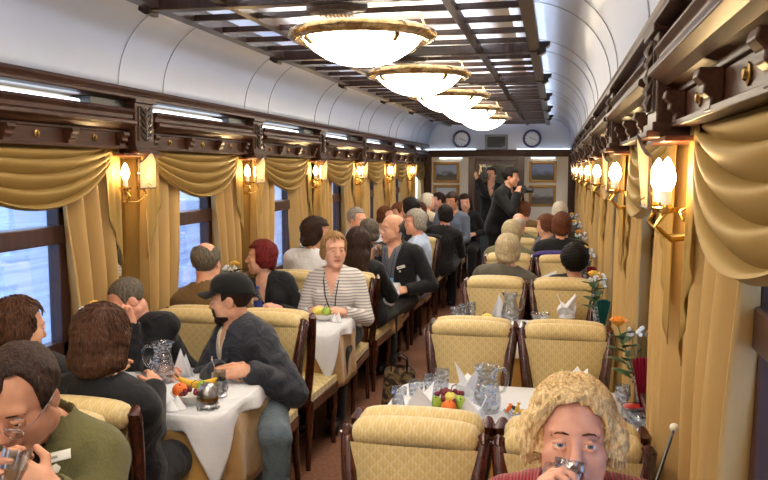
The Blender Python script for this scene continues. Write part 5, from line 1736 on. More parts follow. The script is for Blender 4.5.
B_.sheet(brim, 20, 8); B_.build('brim', 'black_cap', cp, thick=.005)
b = MB(); b.ball(tuple(Vector(H.w((0, -.010 * s, .142 * s))) - Vector(p['base'])), .007); b.build('cap_button', 'black_cap', cp)
# full short beard round the mouth and jaw
F = Field(H.o - .2, H.o + .2, .005)
for op, pr, k in head_prims(H, s, 'm'): (F.add if op else F.cut)(pr, k)
F.a -= .0035
def bk(X, Y, Z):
    x, y, z = H.loc(X, Y, Z); x, y, z = np.abs(x / s), y / s, z / s
    goatee = np.maximum(np.maximum(x - .034, z + .040), .045 - y)
    jaw = np.maximum(np.maximum(z + .072, .005 - y), -z - .15)
    r = np.minimum(goatee, jaw)
    lips_ = np.sqrt((x / 1.9) ** 2 + (z + .061) ** 2) - .011
    return np.maximum(r, -lips_) * s
F.a += (.0012 * wob(F.ax[0][:, None, None], F.ax[1][None, :, None], F.ax[2][None, None, :], 300, 4)).astype(np.float32)
F.clip(bk); p['child']('beard', F, 'hair_darkbrown', 0)
# earrings
p = PP['woman']; H, s = p['H'], p['s']
for sx in (-1, 1):
    b = MB(); b.ball(tuple(Vector(H.w((sx * .082 * s, .0, -.040 * s))) - Vector(p['base'])), .006, 12, 8); b.build('earring', 'pearl', p['root'])
p = PP['stripe']; H, s = p['H'], p['s']
b = MB(); b.tube([Vector(H.w((.088 * math.cos(a) * s, .012 * s, (.030 + .100 * math.sin(a)) * s))) - Vector(p['base']) for a in [PI * k / 12 for k in range(1, 12)]], .004, 6); b.build('hair_band', 'hair_brown', p['root'])
p = PP['cap']

# things held in the hands: cups and cameras -------------------------------------------------
crystal('crystal'); plain('tea', (70, 34, 16), .2)
glassy('clear_glass', (228, 236, 240), .10, .03)
plain('drink', (150, 96, 50), .15)
def cup(loc, label, r=.034, h=.09, tilt=(0, 0, 0), mat='clear_glass', handle=True, drink='drink'):
    o = empty('glass_mug', loc); o.rotation_euler = tilt
    b = MB(); b.lathe([(.0001, 0), (r * .8, 0), (r * .86, .006), (r, h), (r - .003, h), (r * .83, .010), (.0001, .008)], seg=28); b.build('glass', mat, o)
    if drink:
        b = MB(); b.lathe([(.0001, .0095), (r * .82, .0105), (r * .90, h * .55), (.0001, h * .55)], seg=24); b.build('drink', drink, o)
    if handle:
        b = MB(); b.tube([(r * .95, 0, h * .8), (r + .022, 0, h * .78), (r + .028, 0, h * .5), (r + .018, 0, h * .25), (r * .9, 0, h * .2)], .0045, 8); b.build('handle', mat, o)
    return tag(o, label, 'cup')
cup((wg[0], wg[1] + .004, wg[2] - .050), 'clear glass mug held to the mouth of the blonde woman in red', .034, .085, (math.radians(22), math.radians(4), 2.6), 'crystal')
cup((g1[0] - .0, g1[1] - .0, g1[2] - .06), 'clear glass held by the man with glasses in the olive jacket', .034, .10, (math.radians(20), 0, 2.9))
cup((mg[0], mg[1], mg[2] - .05), 'glass mug raised by the bald man in the black jacket', .045, .11, (math.radians(10), 0, 0.3), 'clear_glass', True, 'drink')
def camera_body(loc, yaw, label, flash=False):
    o = empty('camera', loc, math.radians(yaw)); tag(o, label, 'camera', 'cameras of the standing photographers')
    b = MB(); b.box2((-.07, -.035, -.05), (.07, .03, .04)); b.box2((-.03, -.03, .04), (.03, .025, .065)); b.build('camera_body', 'black_plastic', o, smooth=False, bevel=.008)
    b = MB(); b.lathe([(.036, 0), (.038, .05), (.034, .055), (.036, .10), (.030, .10), (.026, .08), (.0001, .08)], seg=20, M=Matrix.Translation((0, .03, -.005)) @ Matrix.Rotation(-PI / 2, 4, 'X')); b.build('lens_barrel', 'black_plastic', o)
    if flash:
        b = MB(); b.box2((-.028, -.02, .068), (.028, .02, .145)); b.box2((-.035, -.02, .14), (.035, .045, .19)); b.build('flash_head', 'black_plastic', o, smooth=False, bevel=.006)
        b = MB(); b.box2((-.03, .044, .147), (.03, .048, .184)); b.build('flash_window', 'badge_white', o, smooth=False)
camera_body((c24[0], c24[1], c24[2]), 182, 'black camera with upright flash aimed by the photographer in jeans', True)
camera_body((c25[0], c25[1], c25[2]), 265, 'black camera held in front by the photographer in the black coat', False)
# clothes hung on chairs
def hung(chair_key, name, mat, label, cat, drop=.5):
    ch = CHAIRS[chair_key]; o = empty(name, (ch.location.x, ch.location.y, .55)); o.rotation_euler = ch.rotation_euler
    b = MB()
    def fn(u, v):
        a = (v - .25) * 1.0
        x = (2 * u - 1) * (.245 + .02 * math.sin(v * 6))
        if v < .2:      # front flap
            return (x, -.215 + .004 * math.sin(u * 18), .42 - (.2 - v) * .8)
        if v < .35:
            t = (v - .2) / .15 * PI; return (x, -.282 + .07 * math.cos(t), .42 + .035 * math.sin(t) + .005 - .03 * abs(2 * u - 1) ** 4)
        t = (v - .35) / .65
        return (x, -.352 + .03 * t + .014 * math.sin(u * 17 + 2 * t), .42 - drop * t + .02 * math.sin(u * 9) * t)
    b.sheet(fn, 26, 30); b.build('cloth_body', mat, o, thick=.006)
    tag(o, label, cat)
hung(('l', 5 - 1 + 1, 'away', 'a'), 'coat', 'black_suit', 'black coat draped over the back of a chair by the fifth left table', 'coat')
cloth('purple', (56, 44, 112), .12, .8, .1, .4)
hung(('r', 4, 'away', 'w'), 'coat', 'purple', 'purple garment over the chair back of the man in the black suit', 'coat', .06)
# ------------------------------------------------------------------ table ware
TOP = .753
plain('napkin', (232, 234, 240), .8, var=.03)
plain('porcelain', (228, 226, 220), .25, var=.02, coat=.4)
plain('banana', (222, 176, 48), .5, var=.12, scale=25); plain('banana_tip', (84, 66, 30), .7)
plain('orange', (226, 110, 30), .5, var=.08, scale=120, bmp=.3); plain('apple_green', (150, 178, 60), .35, var=.12, scale=14); plain('lemon', (222, 206, 96), .45, var=.08, scale=60, bmp=.2)
plain('grape_red', (116, 34, 52), .25, var=.25, scale=30); plain('grape_dark', (56, 26, 52), .25, var=.25, scale=30); plain('stalk', (92, 76, 44), .7)
plain('leaf_green', (44, 78, 40), .5, var=.25, scale=30); plain('stem_green', (70, 104, 56), .55)
plain('rose_yellow', (236, 190, 70), .55, var=.1, scale=20); plain('rose_orange', (236, 150, 44), .55, var=.12, scale=20); plain('petal_white', (232, 232, 226), .6)
plain('crimson_paper', (150, 22, 48), .6, var=.12); plain('teal_paper', (24, 92, 84), .6, var=.12); plain('caviar', (190, 48, 34), .3, var=.2, scale=200)
plain('carton_white', (226, 230, 240), .5, var=.02); plain('label_ink', (30, 32, 44), .6); plain('blue_card', (36, 60, 132), .5, var=.08)
def tumbler(loc, label, r=.033, h=.10):
    b = MB(); b.lathe([(.0001, 0), (r * .86, 0), (r * .9, .008), (r, h), (r - .004, h), (r * .82, .014), (.0001, .012)], seg=24, wob=lambda th, z: 1 + .02 * math.cos(12 * th))
    o = b.build('tumbler', 'crystal'); o.location = loc; tag(o, label, 'glass', 'cut crystal tumblers'); return o
def goblet(loc, label, h=.15):
    o = empty('wine_glass', loc); tag(o, label, 'glass')
    b = MB(); b.lathe([(.0001, .0), (.032, .0), (.030, .003), (.004, .008), (.004, h * .45), (.012, h * .5)], seg=20); b.build('stem', 'clear_glass', o)
    b = MB(); b.lathe([(.004, h * .46), (.024, h * .54), (.033, h * .72), (.030, h), (.028, h), (.031, h * .72), (.02, h * .56)], seg=24); b.build('bowl', 'crystal', o)
    return o
def pitcher(loc, rz, label):
    o = empty('pitcher', loc, rz); tag(o, label, 'pitcher', 'crystal pitchers')
    def spout(th, z): return 1 + (.22 * max(0, math.cos(th)) ** 6 if z > .17 else 0)
    b = MB(); b.lathe([(.0001, 0), (.052, 0), (.058, .02), (.060, .06), (.050, .11), (.042, .145), (.044, .17), (.052, .20), (.048, .20), (.039, .165), (.038, .145), (.046, .11), (.055, .06), (.052, .015), (.0001, .012)], seg=32, wob=spout)
    b.build('pitcher_body', 'crystal', o)
    b = MB(); b.tube([(-.043, 0, .178), (-.075, 0, .182), (-.092, 0, .16), (-.090, 0, .12), (-.075, 0, .085), (-.054, 0, .075)], [.007, .008, .008, .008, .007, .006], 10); b.build('handle', 'clear_glass', o)
    return o
def napkin_lily(loc, rz, label, h=.13, n=5, s=1.0):
    """linen napkin folded into upright pointed petals"""
    b = MB()
    for k in range(n):
        a = 2 * PI * k / n + .2; hh = h * (1.0 if k % 2 == 0 else .72); tilt = .28 if k % 2 == 0 else .75
        def pet(u, v, a=a, hh=hh, tilt=tilt):
            w = .042 * s * (1 - v ** 1.6) * (0.75 + .6 * math.sin(v * PI)); x = (2 * u - 1) * w
            rr = .018 * s + hh * v * math.sin(tilt * (0.4 + .6 * v)) - .25 * abs(x) * (1 - v)
            z = hh * v * math.cos(tilt * (.3 + .7 * v)) + .001
            return (rr * math.cos(a) - x * math.sin(a), rr * math.sin(a) + x * math.cos(a), z)
        b.sheet(pet, 6, 8)
    b.lathe([(.0001, .0), (.04 * s, .0), (.035 * s, .02), (.0001, .025)], seg=14)
    o = b.build('napkin', 'napkin', thick=.0025); o.location = loc; o.rotation_euler = (0, 0, rz)
    return tag(o, label, 'napkin', 'folded linen napkins')
def napkin_cone(loc, rz, label, h=.14, w=.07, lean=.15):
    b = MB()
    def fn(u, v):
        a = (u - .5) * 2.2
        r = w * (1 - v) * .75
        return (r * math.sin(a), r * math.cos(a) * .8 - .02 + lean * h * v, h * v + .0)
    b.sheet(fn, 10, 8); b.sheet(lambda u, v: (fn(u, v)[0] * .8 + .02, fn(u, v)[1] + .022, fn(u, v)[2] * .78), 10, 8)
    o = b.build('napkin', 'napkin', thick=.0025); o.location = loc; o.rotation_euler = (0, 0, rz)
    return tag(o, label, 'napkin', 'folded linen napkins')
def bowl(loc, label, r=.095, h=.05):
    b = MB(); b.lathe([(.0001, 0), (r * .45, 0), (r * .5, .006), (r * .85, h * .6), (r, h), (r - .004, h), (r * .82, h * .62), (r * .45, .012), (.0001, .010)], seg=32)
    o = b.build('fruit_bowl', 'porcelain'); o.location = loc; return tag(o, label, 'bowl')
def ballfruit(name, loc, r, mat, label, cat, squash=1.0, tilt=0):
    o = empty(name, loc); o.rotation_euler = (tilt, tilt * .5, 0); tag(o, label, cat)
    b = MB(); n = 12
    prof = [(.0001, -r * squash * .93)] + [(r * math.sin(PI * k / n), -r * squash * math.cos(PI * k / n)) for k in range(1, n)] + [(.0001, r * squash * (.86))]
    b.lathe(prof, seg=20); b.build('flesh', mat, o)
    b = MB(); b.tube([(0, 0, r * squash * .84), (.002, 0, r * squash * 1.12)], .0022, 6); b.build('stalk', 'stalk', o)
    return o
def lemon(loc, label, rz=0):
    o = empty('lemon', loc, rz); tag(o, label, 'lemon')
    b = MB(); b.lathe([(.0001, -.046), (.008, -.042), (.022, -.03), (.029, -.01), (.029, .01), (.022, .03), (.008, .042), (.0001, .047)], seg=18, M=Matrix.Rotation(PI / 2, 4, 'Y')); b.build('peel', 'lemon', o); return o
def banana(loc, rz, label, tilt=0):
    o = empty('banana', loc, rz); o.rotation_euler = (tilt, 0, rz); tag(o, label, 'banana')
    pts = [(.095 * math.sin(t), 0, .055 - .055 * math.cos(t) * 1.0 - .03) for t in [(-1.15 + 2.3 * k / 12) for k in range(13)]]
    b = MB(); b.tube(pts, [.006, .012, .016, .0175, .018, .0185, .0185, .0185, .018, .0175, .015, .011, .006], 8); b.build('peel', 'banana', o)
    b = MB(); b.tube([pts[0], (pts[0][0] - .018, 0, pts[0][2] + .016)], [.0055, .005], 8); b.build('stalk', 'banana_tip', o)
    return o
def grapes(loc, mat, label, n=16, sp=.035, seed=1):
    o = empty('grape_bunch', loc); tag(o, label, 'grapes'); r = random.Random(seed)
    for k in range(n):
        a = r.uniform(0, 2 * PI); q = math.sqrt(r.random()) * sp
        b = MB(); b.ball((q * math.cos(a) * 1.3, q * math.sin(a), r.uniform(0, .035) * (1 - q / sp * .6)), (.0115, .0115, .013), 10, 8); b.build('grape', mat, o)
    b = MB(); b.tube([(0, 0, .02), (.01, .0, .05), (.028, .005, .06)], .0025, 6); b.build('stalk', 'stalk', o)
    return o
def rose_head(b, c, r, mi=0):
    for k in range(9):
        a = k * 2.4; rr = r * (.28 + .085 * k); hh = r * (1.25 - .05 * k)
        def pt(u, v, a=a, rr=rr, hh=hh, k=k):
            th = a + (u - .5) * 2.3; q = rr * (.25 + .85 * v ** .7) + r * .12 * v * v * (k / 9)
            return (c[0] + q * math.cos(th), c[1] + q * math.sin(th), c[2] + hh * (v - .35) - r * .25 * (k / 9) * v * v + .12 * r * math.cos((u - .5) * PI))
        b.sheet(pt, 8, 6)
def leaf(b, base, dirv, ln, w):
    d = Vector(dirv).normalized(); sd = d.cross(Vector((0, 0, 1)));
    if sd.length < 1e-3: sd = Vector((1, 0, 0))
    sd.normalize(); n_ = sd.cross(d)
    def f(u, v):
        x = (2 * u - 1) * w * math.sin(PI * min(1, v * .96 + .03)) ** .8
        return Vector(base) + d * ln * v + sd * x + n_ * (.25 * abs(x) - .35 * ln * v * v * .4)
    b.sheet(f, 4, 8)
def vase(loc, label, h=.17):
    o = empty('vase', loc); tag(o, label, 'vase', 'glass vases at the windows')
    b = MB(); b.lathe([(.0001, 0), (.034, 0), (.036, .006), (.018, .03), (.020, .06), (.03, h * .8), (.038, h), (.035, h), (.027, h * .8), (.016, .06), (.0001, .045)], seg=24); b.build('glass', 'crystal', o)
    return o
def rose(loc, mat, label, h=.34, lean=(0, 0), seed=1, sprig=True, r=.034):
    o = empty('rose', loc); tag(o, label, 'flower', 'roses in the window vases'); rg = random.Random(seed)
    tip = (lean[0], lean[1], h)
    b = MB(); b.tube([(0, 0, .03), (lean[0] * .3, lean[1] * .3, h * .45), (lean[0] * .75, lean[1] * .75, h * .8), tip], .003, 6); b.build('stem', 'stem_green', o)
    b = MB(); rose_head(b, (tip[0], tip[1], tip[2] + r * .3), r); b.build('blossom', mat, o, thick=.0012)
    for k in range(12):
        b = MB(); t = .34 + .05 * k; a = k * 2.2 + rg.random()
        base = (lean[0] * t, lean[1] * t, h * t)
        leaf(b, base, (math.cos(a), math.sin(a), .5), .095, .032); b.build('leaf', 'leaf_green', o, thick=.001)
    if sprig:
        b = MB()
        for k in range(6):
            a = k * 1.1 + rg.random(); q = (.05 * math.cos(a), .05 * math.sin(a), h * (.85 + .03 * k))
            b.tube([(0, 0, h * .3), (q[0] * .5, q[1] * .5, h * .6), q], .0012, 5)
        b.build('sprig_stem', 'stem_green', o)
        for k in range(6):
            b = MB(); a = k * 1.1; q = (.05 * math.cos(a), .05 * math.sin(a), h * (.85 + .03 * k))
            for m in range(5): b.ball((q[0] + rg.uniform(-.010, .010), q[1] + rg.uniform(-.010, .010), q[2] + rg.uniform(-.01, .02)), .009, 6, 4)
            b.build('sprig_bloom', 'petal_white', o)
    return o
def paper_fan(loc, mat, label, h=.19, w=.05, rz=0):
    b = MB(); n = 14
    vs = []; 
    for i in range(n + 1):
        a = -.75 + 1.5 * i / n; zig = .010 * (1 if i % 2 else -1)
        vs.append(((.25 * w * math.sin(a)), zig * .4, .04)); vs.append((w * 1.25 * math.sin(a), zig, .05 + h * (.75 + .25 * math.cos(a))))
    b.add(vs, [(2 * i, 2 * i + 2, 2 * i + 3, 2 * i + 1) for i in range(n)])
    b.tube([(0, 0, 0), (0, 0, .05)], [.014, .010], 8)
    o = b.build('napkin_fan', mat, thick=.002, smooth=False); o.location = loc; o.rotation_euler = (0, 0, rz)
    return tag(o, label, 'napkin')
def tea_holder(loc, label, rz=0):
    """silver filigree tea-glass holder with a glass and a spoon"""
    o = empty('tea_glass', loc, rz); tag(o, label, 'tea glass')
    b = MB(); b.lathe([(.0001, .004), (.036, .0), (.038, .006), (.026, .014), (.024, .022), (.033, .03), (.036, .07), (.038, .078), (.035, .078), (.033, .032), (.0001, .026)], seg=28, wob=lambda th, z: 1 + .03 * math.cos(10 * th)); b.build('holder', 'silver', o)
    b = MB(); b.tube([(.036, 0, .070), (.060, 0, .074), (.066, 0, .05), (.055, 0, .032), (.036, 0, .034)], .0045, 8); b.build('handle', 'silver', o)
    b = MB(); b.lathe([(.0001, .028), (.031, .028), (.033, .118), (.031, .118), (.029, .032), (.0001, .031)], seg=24); b.build('glass', 'clear_glass', o)
    b = MB(); b.tube([(.012, 0, .04), (-.022, .0, .118), (-.045, 0, .165)], [.003, .002, .0025], 6); b.ball((-.048, 0, .17), (.008, .003, .012), 8, 6); b.build('spoon', 'chrome', o)
    return o
def sugar_dome(loc, label):
    o = empty('silver_dome', loc); tag(o, label, 'tea glass holder')
    b = MB(); b.lathe([(.048, .012), (.050, .018), (.044, .024), (.046, .045), (.044, .075), (.034, .10), (.018, .112), (.0001, .115)], seg=32, wob=lambda th, z: 1 + .03 * math.cos(12 * th)); b.build('filigree_body', 'silver', o)
    b = MB(); b.lathe([(.047, .040), (.0485, .048), (.047, .056)], seg=32, wob=lambda th, z: 1 + .02 * math.cos(24 * th)); b.build('ornament_band', 'old_brass', o)
    for k in range(6):
        a = 2 * PI * k / 6
        b = MB(); b.ball((.046 * math.cos(a), .046 * math.sin(a), .010), (.011, .011, .010), 10, 8); b.build('foot', 'silver', o)
    return o
def dish(loc, label, r=.05, h=.03, fill=None):
    o = empty('dish', loc); tag(o, label, 'dish')
    b = MB(); b.lathe([(.0001, 0), (r * .5, 0), (r * .6, .006), (r, h), (r - .003, h), (r * .55, .009), (.0001, .008)], seg=24); b.build('bowl', 'crystal', o)
    if fill:
        b = MB(); b.lathe([(r * .5, .010), (r * .86, h * .9), (r * .4, h * 1.15), (.0001, h * 1.2)], seg=20); b.build('filling', fill, o)
    return o
def onT(px, py): 
    p = atz(px, py, TOP); return (p[0], p[1], TOP)

# ---- near left table
pitcher(onT(163, 382), .3, 'clear crystal pitcher on the near left table by the bobbed person')
napkin_cone(onT(181, 378), .2, 'tall folded napkin just right of the pitcher on the near left table', .15, .075)
napkin_cone(onT(152, 376), -.5, 'low folded napkin left of the pitcher on the near left table', .09, .07)
fb = onT(193, 402)
bowl(fb, 'white fruit bowl on the near left table under the banana', .098, .05)
banana((fb[0] + .015, fb[1] + .02, TOP + .105), .15, 'yellow banana lying across the fruit of the near left table')
ballfruit('orange', (fb[0] - .045, fb[1] - .035, TOP + .062), .034, 'orange', 'orange at the left of the near left fruit bowl', 'orange', .96, .5)
ballfruit('apple', (fb[0] + .045, fb[1] + .015, TOP + .066), .034, 'apple_green', 'green apple under the banana in the near left fruit bowl', 'apple', .9, .4)
grapes((fb[0] + .005, fb[1] - .035, TOP + .05), 'grape_red', 'red grapes spilling over the near left fruit bowl', 20, .042, 2)
napkin_cone((fb[0] - .02, fb[1] - .115, TOP), 3.3, 'white napkin fold in front of the near left fruit bowl', .06, .07)
sugar_dome(onT(208, 408), 'silver filigree tea-glass holder turned upside down beside the banana')
tea_holder(onT(219, 396), 'silver-handled tea glass with a spoon before the man in the cap', -.5)
# window end of that table
c_ = onT(57, 378)
o = empty('carton', c_, .4); tag(o, 'small white carton with dark letters by the near left window', 'carton')
b = MB(); b.box2((-.03, -.02, 0), (.03, .02, .075)); b.build('box', 'carton_white', o, smooth=False, bevel=.003)
b = MB()
for x in (-.018, -.004): b.tube([(x, -.0215, .040), (x + .006, -.0215, .056), (x + .012, -.0215, .040)], .0022, 4)
b.tube([(.014, -.0215, .040), (.014, -.0215, .056)], .0022, 4); b.tube([(.023, -.0215, .056), (.015, -.0215, .048), (.023, -.0215, .040)], .0022, 4)
b.build('letters', 'label_ink', o, smooth=False)
tumbler(onT(72, 376), 'crystal tumbler right of the white carton by the near left window')
tumbler(onT(80, 371), 'crystal tumbler behind the bobbed hair by the near left window')
# ---- second left table
tumbler(onT(277, 309), 'crystal tumbler before the red-haired woman on the second left table', .036, .10)
napkin_cone(onT(299, 308), .4, 'pointed folded napkin beside the tumbler on the second left table', .15, .085, -.2)
napkin_cone(onT(286, 306), -.4, 'smaller folded napkin left on the second left table', .10, .06)
fb = onT(323, 320)
bowl(fb, 'white fruit bowl before the woman in the striped sweater', .085, .045)
lemon((fb[0] - .03, fb[1], TOP + .062), 'pale lemon in the bowl before the striped sweater', .6)
ballfruit('apple', (fb[0] + .028, fb[1] - .01, TOP + .064), .034, 'apple_green', 'green apple in the bowl before the striped sweater', 'apple', .9, .3)
grapes((fb[0] - .002, fb[1] + .035, TOP + .055), 'grape_dark', 'dark grapes behind the lemon and apple, second left table', 10, .03, 4)
napkin_cone(onT(338, 322), 2.6, 'white napkin fold right of the lemon bowl, second left table', .07, .06)
# ---- near right table
for i, (x, y) in enumerate(((399, 411), (416, 404), (431, 398), (442, 391))):
    tumbler(onT(x, y), '%s crystal tumbler of four in the aisle-end row, near right table' % ORD[i], .034, .105)
fb = onT(448, 416)
bowl(fb, 'white fruit bowl among napkin petals on the near right table', .085, .045)
napkin_lily((fb[0] - .115, fb[1] - .03, TOP), .4, 'pointed napkin left of the red grapes on the near right table', .15, 3, 1.25)
napkin_lily((fb[0] + .115, fb[1] - .03, TOP), -.3, 'white napkin petal right of the red grapes on the near right table', .11, 3, 1.2)
grapes((fb[0] + .005, fb[1] + .02, TOP + .075), 'grape_red', 'red grapes heaped on the fruit bowl of the near right table', 24, .05, 6)
ballfruit('apple', (fb[0] - .055, fb[1] - .01, TOP + .055), .034, 'apple_green', 'green apple left of the orange on the near right table', 'apple', .9, .3)
ballfruit('pear', (fb[0] + .045, fb[1] + .01, TOP + .06), .030, 'apple_green', 'green pear right of the red grapes on the near right table', 'pear', 1.15, .8)
ballfruit('orange', (fb[0] + .01, fb[1] - .055, TOP + .052), .033, 'orange', 'orange at the front of the near right fruit bowl', 'orange', .96, .2)
ballfruit('apple', (fb[0] + .012, fb[1] - .012, TOP + .085), .026, 'lemon', 'small yellow apple amid the red grapes on the near right table', 'apple', .9, .1)
pitcher(onT(487, 411), PI + .4, 'clear crystal pitcher on the near right table beside tall napkins')
napkin_lily(onT(469, 398), .3, 'tall napkin lily just left of the pitcher on the near right table', .17, 5, 1.2)
napkin_lily(onT(575, 396), 1.2, 'white napkin lily behind the blonde woman in red', .13, 7, 1.5)
d_ = onT(515, 418)
dish(d_, 'small crystal dish of wrapped sweets right of the near right pitcher', .05, .03)
for k, (m_, nm) in enumerate((('rose_yellow', 'yellow'), ('label_ink', 'dark'), ('orange', 'orange'), ('banana', 'golden'))):
    b = MB(); b.ball((0, 0, 0), (.016, .010, .009), 10, 6); b.tube([(-.026, 0, .003), (-.015, 0, 0)], [.009, .003], 6); b.tube([(.015, 0, 0), (.026, 0, .003)], [.003, .009], 6)
    o = b.build('sweet', m_); o.location = (d_[0] + .026 * math.cos(k * 1.7), d_[1] + .022 * math.sin(k * 1.7), TOP + .030 + .006 * k); o.rotation_euler = (.3, .4 * k, k)
    tag(o, '%s wrapped sweet in the dish right of the near right pitcher' % nm, 'sweet', 'wrapped sweets')
dish(onT(633, 416), 'crystal dish of red caviar behind the blonde woman near the window', .052, .045, 'caviar')
goblet(onT(622, 420), 'clear stemmed glass left of the crimson fan on the near right table')
v_ = onT(640, 412)
vase(v_, 'glass vase with an orange rose by the near right window')
rose((v_[0], v_[1], TOP), 'rose_orange', 'orange rose in the vase by the near right window', .37, (-.10, .02), 3, True, .036)
paper_fan((v_[0] + .0, v_[1] - .08, TOP), 'crimson_paper', 'crimson pleated fan standing beside the orange rose', .21, .055, .1)
paper_fan((v_[0] + .075, v_[1] + .0, TOP), 'teal_paper', 'teal pleated fan behind the crimson fan by the near right window', .17, .045, .2)
g_ = onT(640, 432)
b = MB(); b.lathe([(.0001, 0), (.03, 0), (.05, .03), (.054, .055), (.045, .085), (.042, .085), (.05, .055), (.0001, .01)], seg=24); o = b.build('glass_bowl', 'crystal'); o.location = g_
tag(o, 'round clear glass bowl in front of the crimson fan by the near right window', 'bowl')
# ---- second right table
for i, (x, y) in enumerate(((455, 321), (463, 318), (471, 316))):
    tumbler(onT(x, y), '%s crystal tumbler at the aisle end of the second right table' % ['first', 'middle', 'last'][i], .034, .10)
grapes(onT(482, 320), 'grape_dark', 'dark purple grapes on the second right table', 18, .05, 8)
lemon((onT(487, 322)[0], onT(487, 322)[1], TOP + .03), 'yellow lemon right of the dark grapes, second right table')
napkin_cone(onT(499, 319), .2, 'tall pointed napkin in the middle of the second right table', .18, .09)
pitcher(onT(510, 321), PI, 'crystal pitcher right of the tall napkin on the second right table')
dish(onT(540, 322), 'clear glass dish on the second right table', .07, .06)
napkin_lily(onT(567, 317), .5, 'white napkin lily at the window seat of the second right table', .17, 5, 1.4)
# ---- vases at the windows of the other tables
vn = {'l': {1: 'rose_yellow', 2: 'rose_yellow', 3: 'rose_orange', 4: 'petal_white'}, 'r': {2: 'rose_yellow', 3: 'rose_yellow', 4: 'rose_orange', 5: 'rose_yellow', 6: 'rose_yellow'}}
NM = {'rose_yellow': 'yellow', 'rose_orange': 'orange', 'petal_white': 'white'}
for sd, dct in vn.items():
    for j, m_ in dct.items():
        x = -1.24 if sd == 'l' else 1.27
        side = 'left' if sd == 'l' else 'right'
        vase((x, TAB[j] + .05, TOP), '%s glass vase with a rose by the %s windows' % (ORD[j], side) if j > 1 else 'glass vase with a yellow rose by the near left window')
        rose((x, TAB[j] + .05, TOP), m_, '%s rose in the vase of the %s %s table' % (NM[m_], ORD[j].replace('nearest', 'near'), side), .36, (.03 if sd == 'l' else -.03, -.02), 10 + j, True, .036)
        if sd == 'r':
            paper_fan((x + .03, TAB[j] - .06, TOP), 'teal_paper' if j % 2 == 0 else 'crimson_paper', '%s pleated fan before the vase of the %s right table' % ('teal' if j % 2 == 0 else 'crimson', ORD[j]), .18, .05, .1)
# ---- napkins and glasses on the farther tables
for sd in ('l', 'r'):
    for j in (3, 4, 5, 6):
        side = 'left' if sd == 'l' else 'right'; sg = -1 if sd == 'l' else 1
        napkin_cone((sg * .62, TAB[j] + .12, TOP), .3 * j, 'folded napkin at the aisle half of the %s %s table' % (ORD[j], side), .15, .08)
        napkin_lily((sg * 1.0, TAB[j] - .14, TOP), .5 * j, 'napkin lily at the window half of the %s %s table' % (ORD[j], side), .12, 5, 1.1)
        tumbler((sg * .52, TAB[j] - .10, TOP), 'crystal tumbler nearest the aisle on the %s %s table' % (ORD[j], side), .034, .10)
o = empty('menu_card', (.93, TAB[3] - .02, TOP + .001), .4); tag(o, 'cream menu card standing open on the third right table', 'menu')
b = MB(); b.prism([(-.1, 0, 0), (.1, 0, 0), (.12, .06, .17), (-.08, .05, .10)], (0, .003, 0)); b.build('cover', 'badge_white', o, smooth=False)
b = MB(); b.prism([(-.08, .05, .10), (.12, .06, .17), (.11, .16, 0), (-.09, .14, 0)], (0, .003, 0)); b.build('cover', 'badge_white', o, smooth=False)
c_ = at(168, 299, 4.86)
o = empty('blue_carton', (-1.30, 4.95, TOP), .2); tag(o, 'dark blue carton by the second left window behind the man in brown', 'carton')
b = MB(); b.box2((-.075, -.03, 0), (.075, .03, .235)); b.build('box', 'blue_card', o, smooth=False, bevel=.004)
for i, (dx, dy) in enumerate(((.10, .02), (.17, .06))):
    o = empty('water_bottle', (-1.26 + dx, TAB[2] + .10 + dy, TOP)); tag(o, '%s clear water bottle with blue label by the second left window' % ('left' if i == 0 else 'right'), 'bottle', 'water bottles by the second left window')
    b = MB(); b.lathe([(.0001, 0), (.03, 0), (.031, .01), (.031, .12), (.014, .165), (.013, .19), (.0001, .19)], seg=20); b.build('bottle_body', 'clear_glass', o)
    b = MB(); b.lathe([(.0315, .05), (.0315, .10)], seg=20); b.build('bottle_label', 'blue_card', o)
    b = MB(); b.lathe([(.015, .185), (.015, .205), (.0001, .206)], seg=14); b.build('bottle_cap', 'blue_card', o)
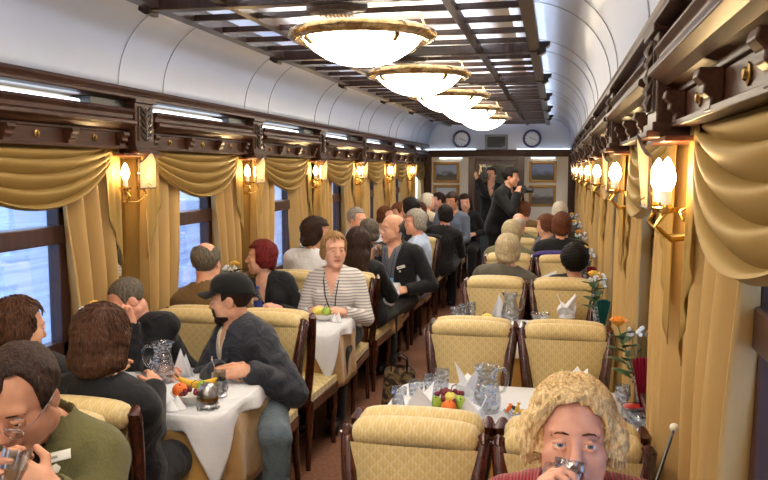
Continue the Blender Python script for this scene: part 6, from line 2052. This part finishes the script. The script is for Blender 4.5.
# ---- rod with a white knob beside the near right curtain
a_ = at(674, 429, 2.25); c_ = at(655, 486, 2.05)
o = empty('pull_rod', a_); tag(o, 'slanting dark rod with a white knob before the near right curtain', 'rod')
b = MB(); b.tube([(0, 0, 0), tuple(Vector(c_) - Vector(a_))], .0045, 8); b.build('rod', 'black_plastic', o)
b = MB(); b.ball((0, 0, .004), .013, 14, 10); b.build('knob', 'pearl', o)

# ---- patterned bag on the aisle floor
def floral():
    m, nt, out = new_mat('bag_floral')
    b = bsdf(nt, out, (1, 1, 1, 1), .85)
    tc = N(nt, 'ShaderNodeTexCoord'); no = N(nt, 'ShaderNodeTexNoise', Scale=9.0, Detail=2.0, Distortion=2.5); nt.links.new(tc.outputs['Object'], no.inputs['Vector'])
    rp = N(nt, 'ShaderNodeValToRGB'); r = rp.color_ramp; r.elements[0].position = .42; r.elements[0].color = srgb(120, 96, 62); r.elements[1].position = .58; r.elements[1].color = srgb(44, 32, 24)
    e = r.elements.new(.5); e.color = srgb(52, 38, 28); nt.links.new(no.outputs['Fac'], rp.inputs[0]); nt.links.new(rp.outputs[0], b.inputs['Base Color'])
floral()
o = empty('tapestry_bag', (-.14, 5.72, 0), .1); tag(o, 'brown and gold floral tapestry bag on the floor beside the aisle chairs', 'bag')
b = MB()
def bg_(u, v):
    a = 2 * PI * u; k = (1 - .18 * v) * (1 if v < .9 else 1 - (v - .9) * 4)
    c, s2 = math.cos(a), math.sin(a)
    return (.14 * k * math.copysign(abs(c) ** .5, c), .085 * k * math.copysign(abs(s2) ** .6, s2) * (1 - .35 * v), .30 * v + .004 + .006 * math.sin(a * 5) * v)
b.sheet(bg_, 40, 16, closed=True); b.add([bg_(k / 20, 0) for k in range(20)], [tuple(range(20))]); b.build('bag_body', 'bag_floral', o)
for sy in (-1, 1):
    b = MB(); b.tube([(-.06, sy * .04, .27), (-.055, sy * .045, .36), (0, sy * .05, .40), (.055, sy * .045, .36), (.06, sy * .04, .27)], .007, 8); b.build('strap', 'shoe_leather', o)
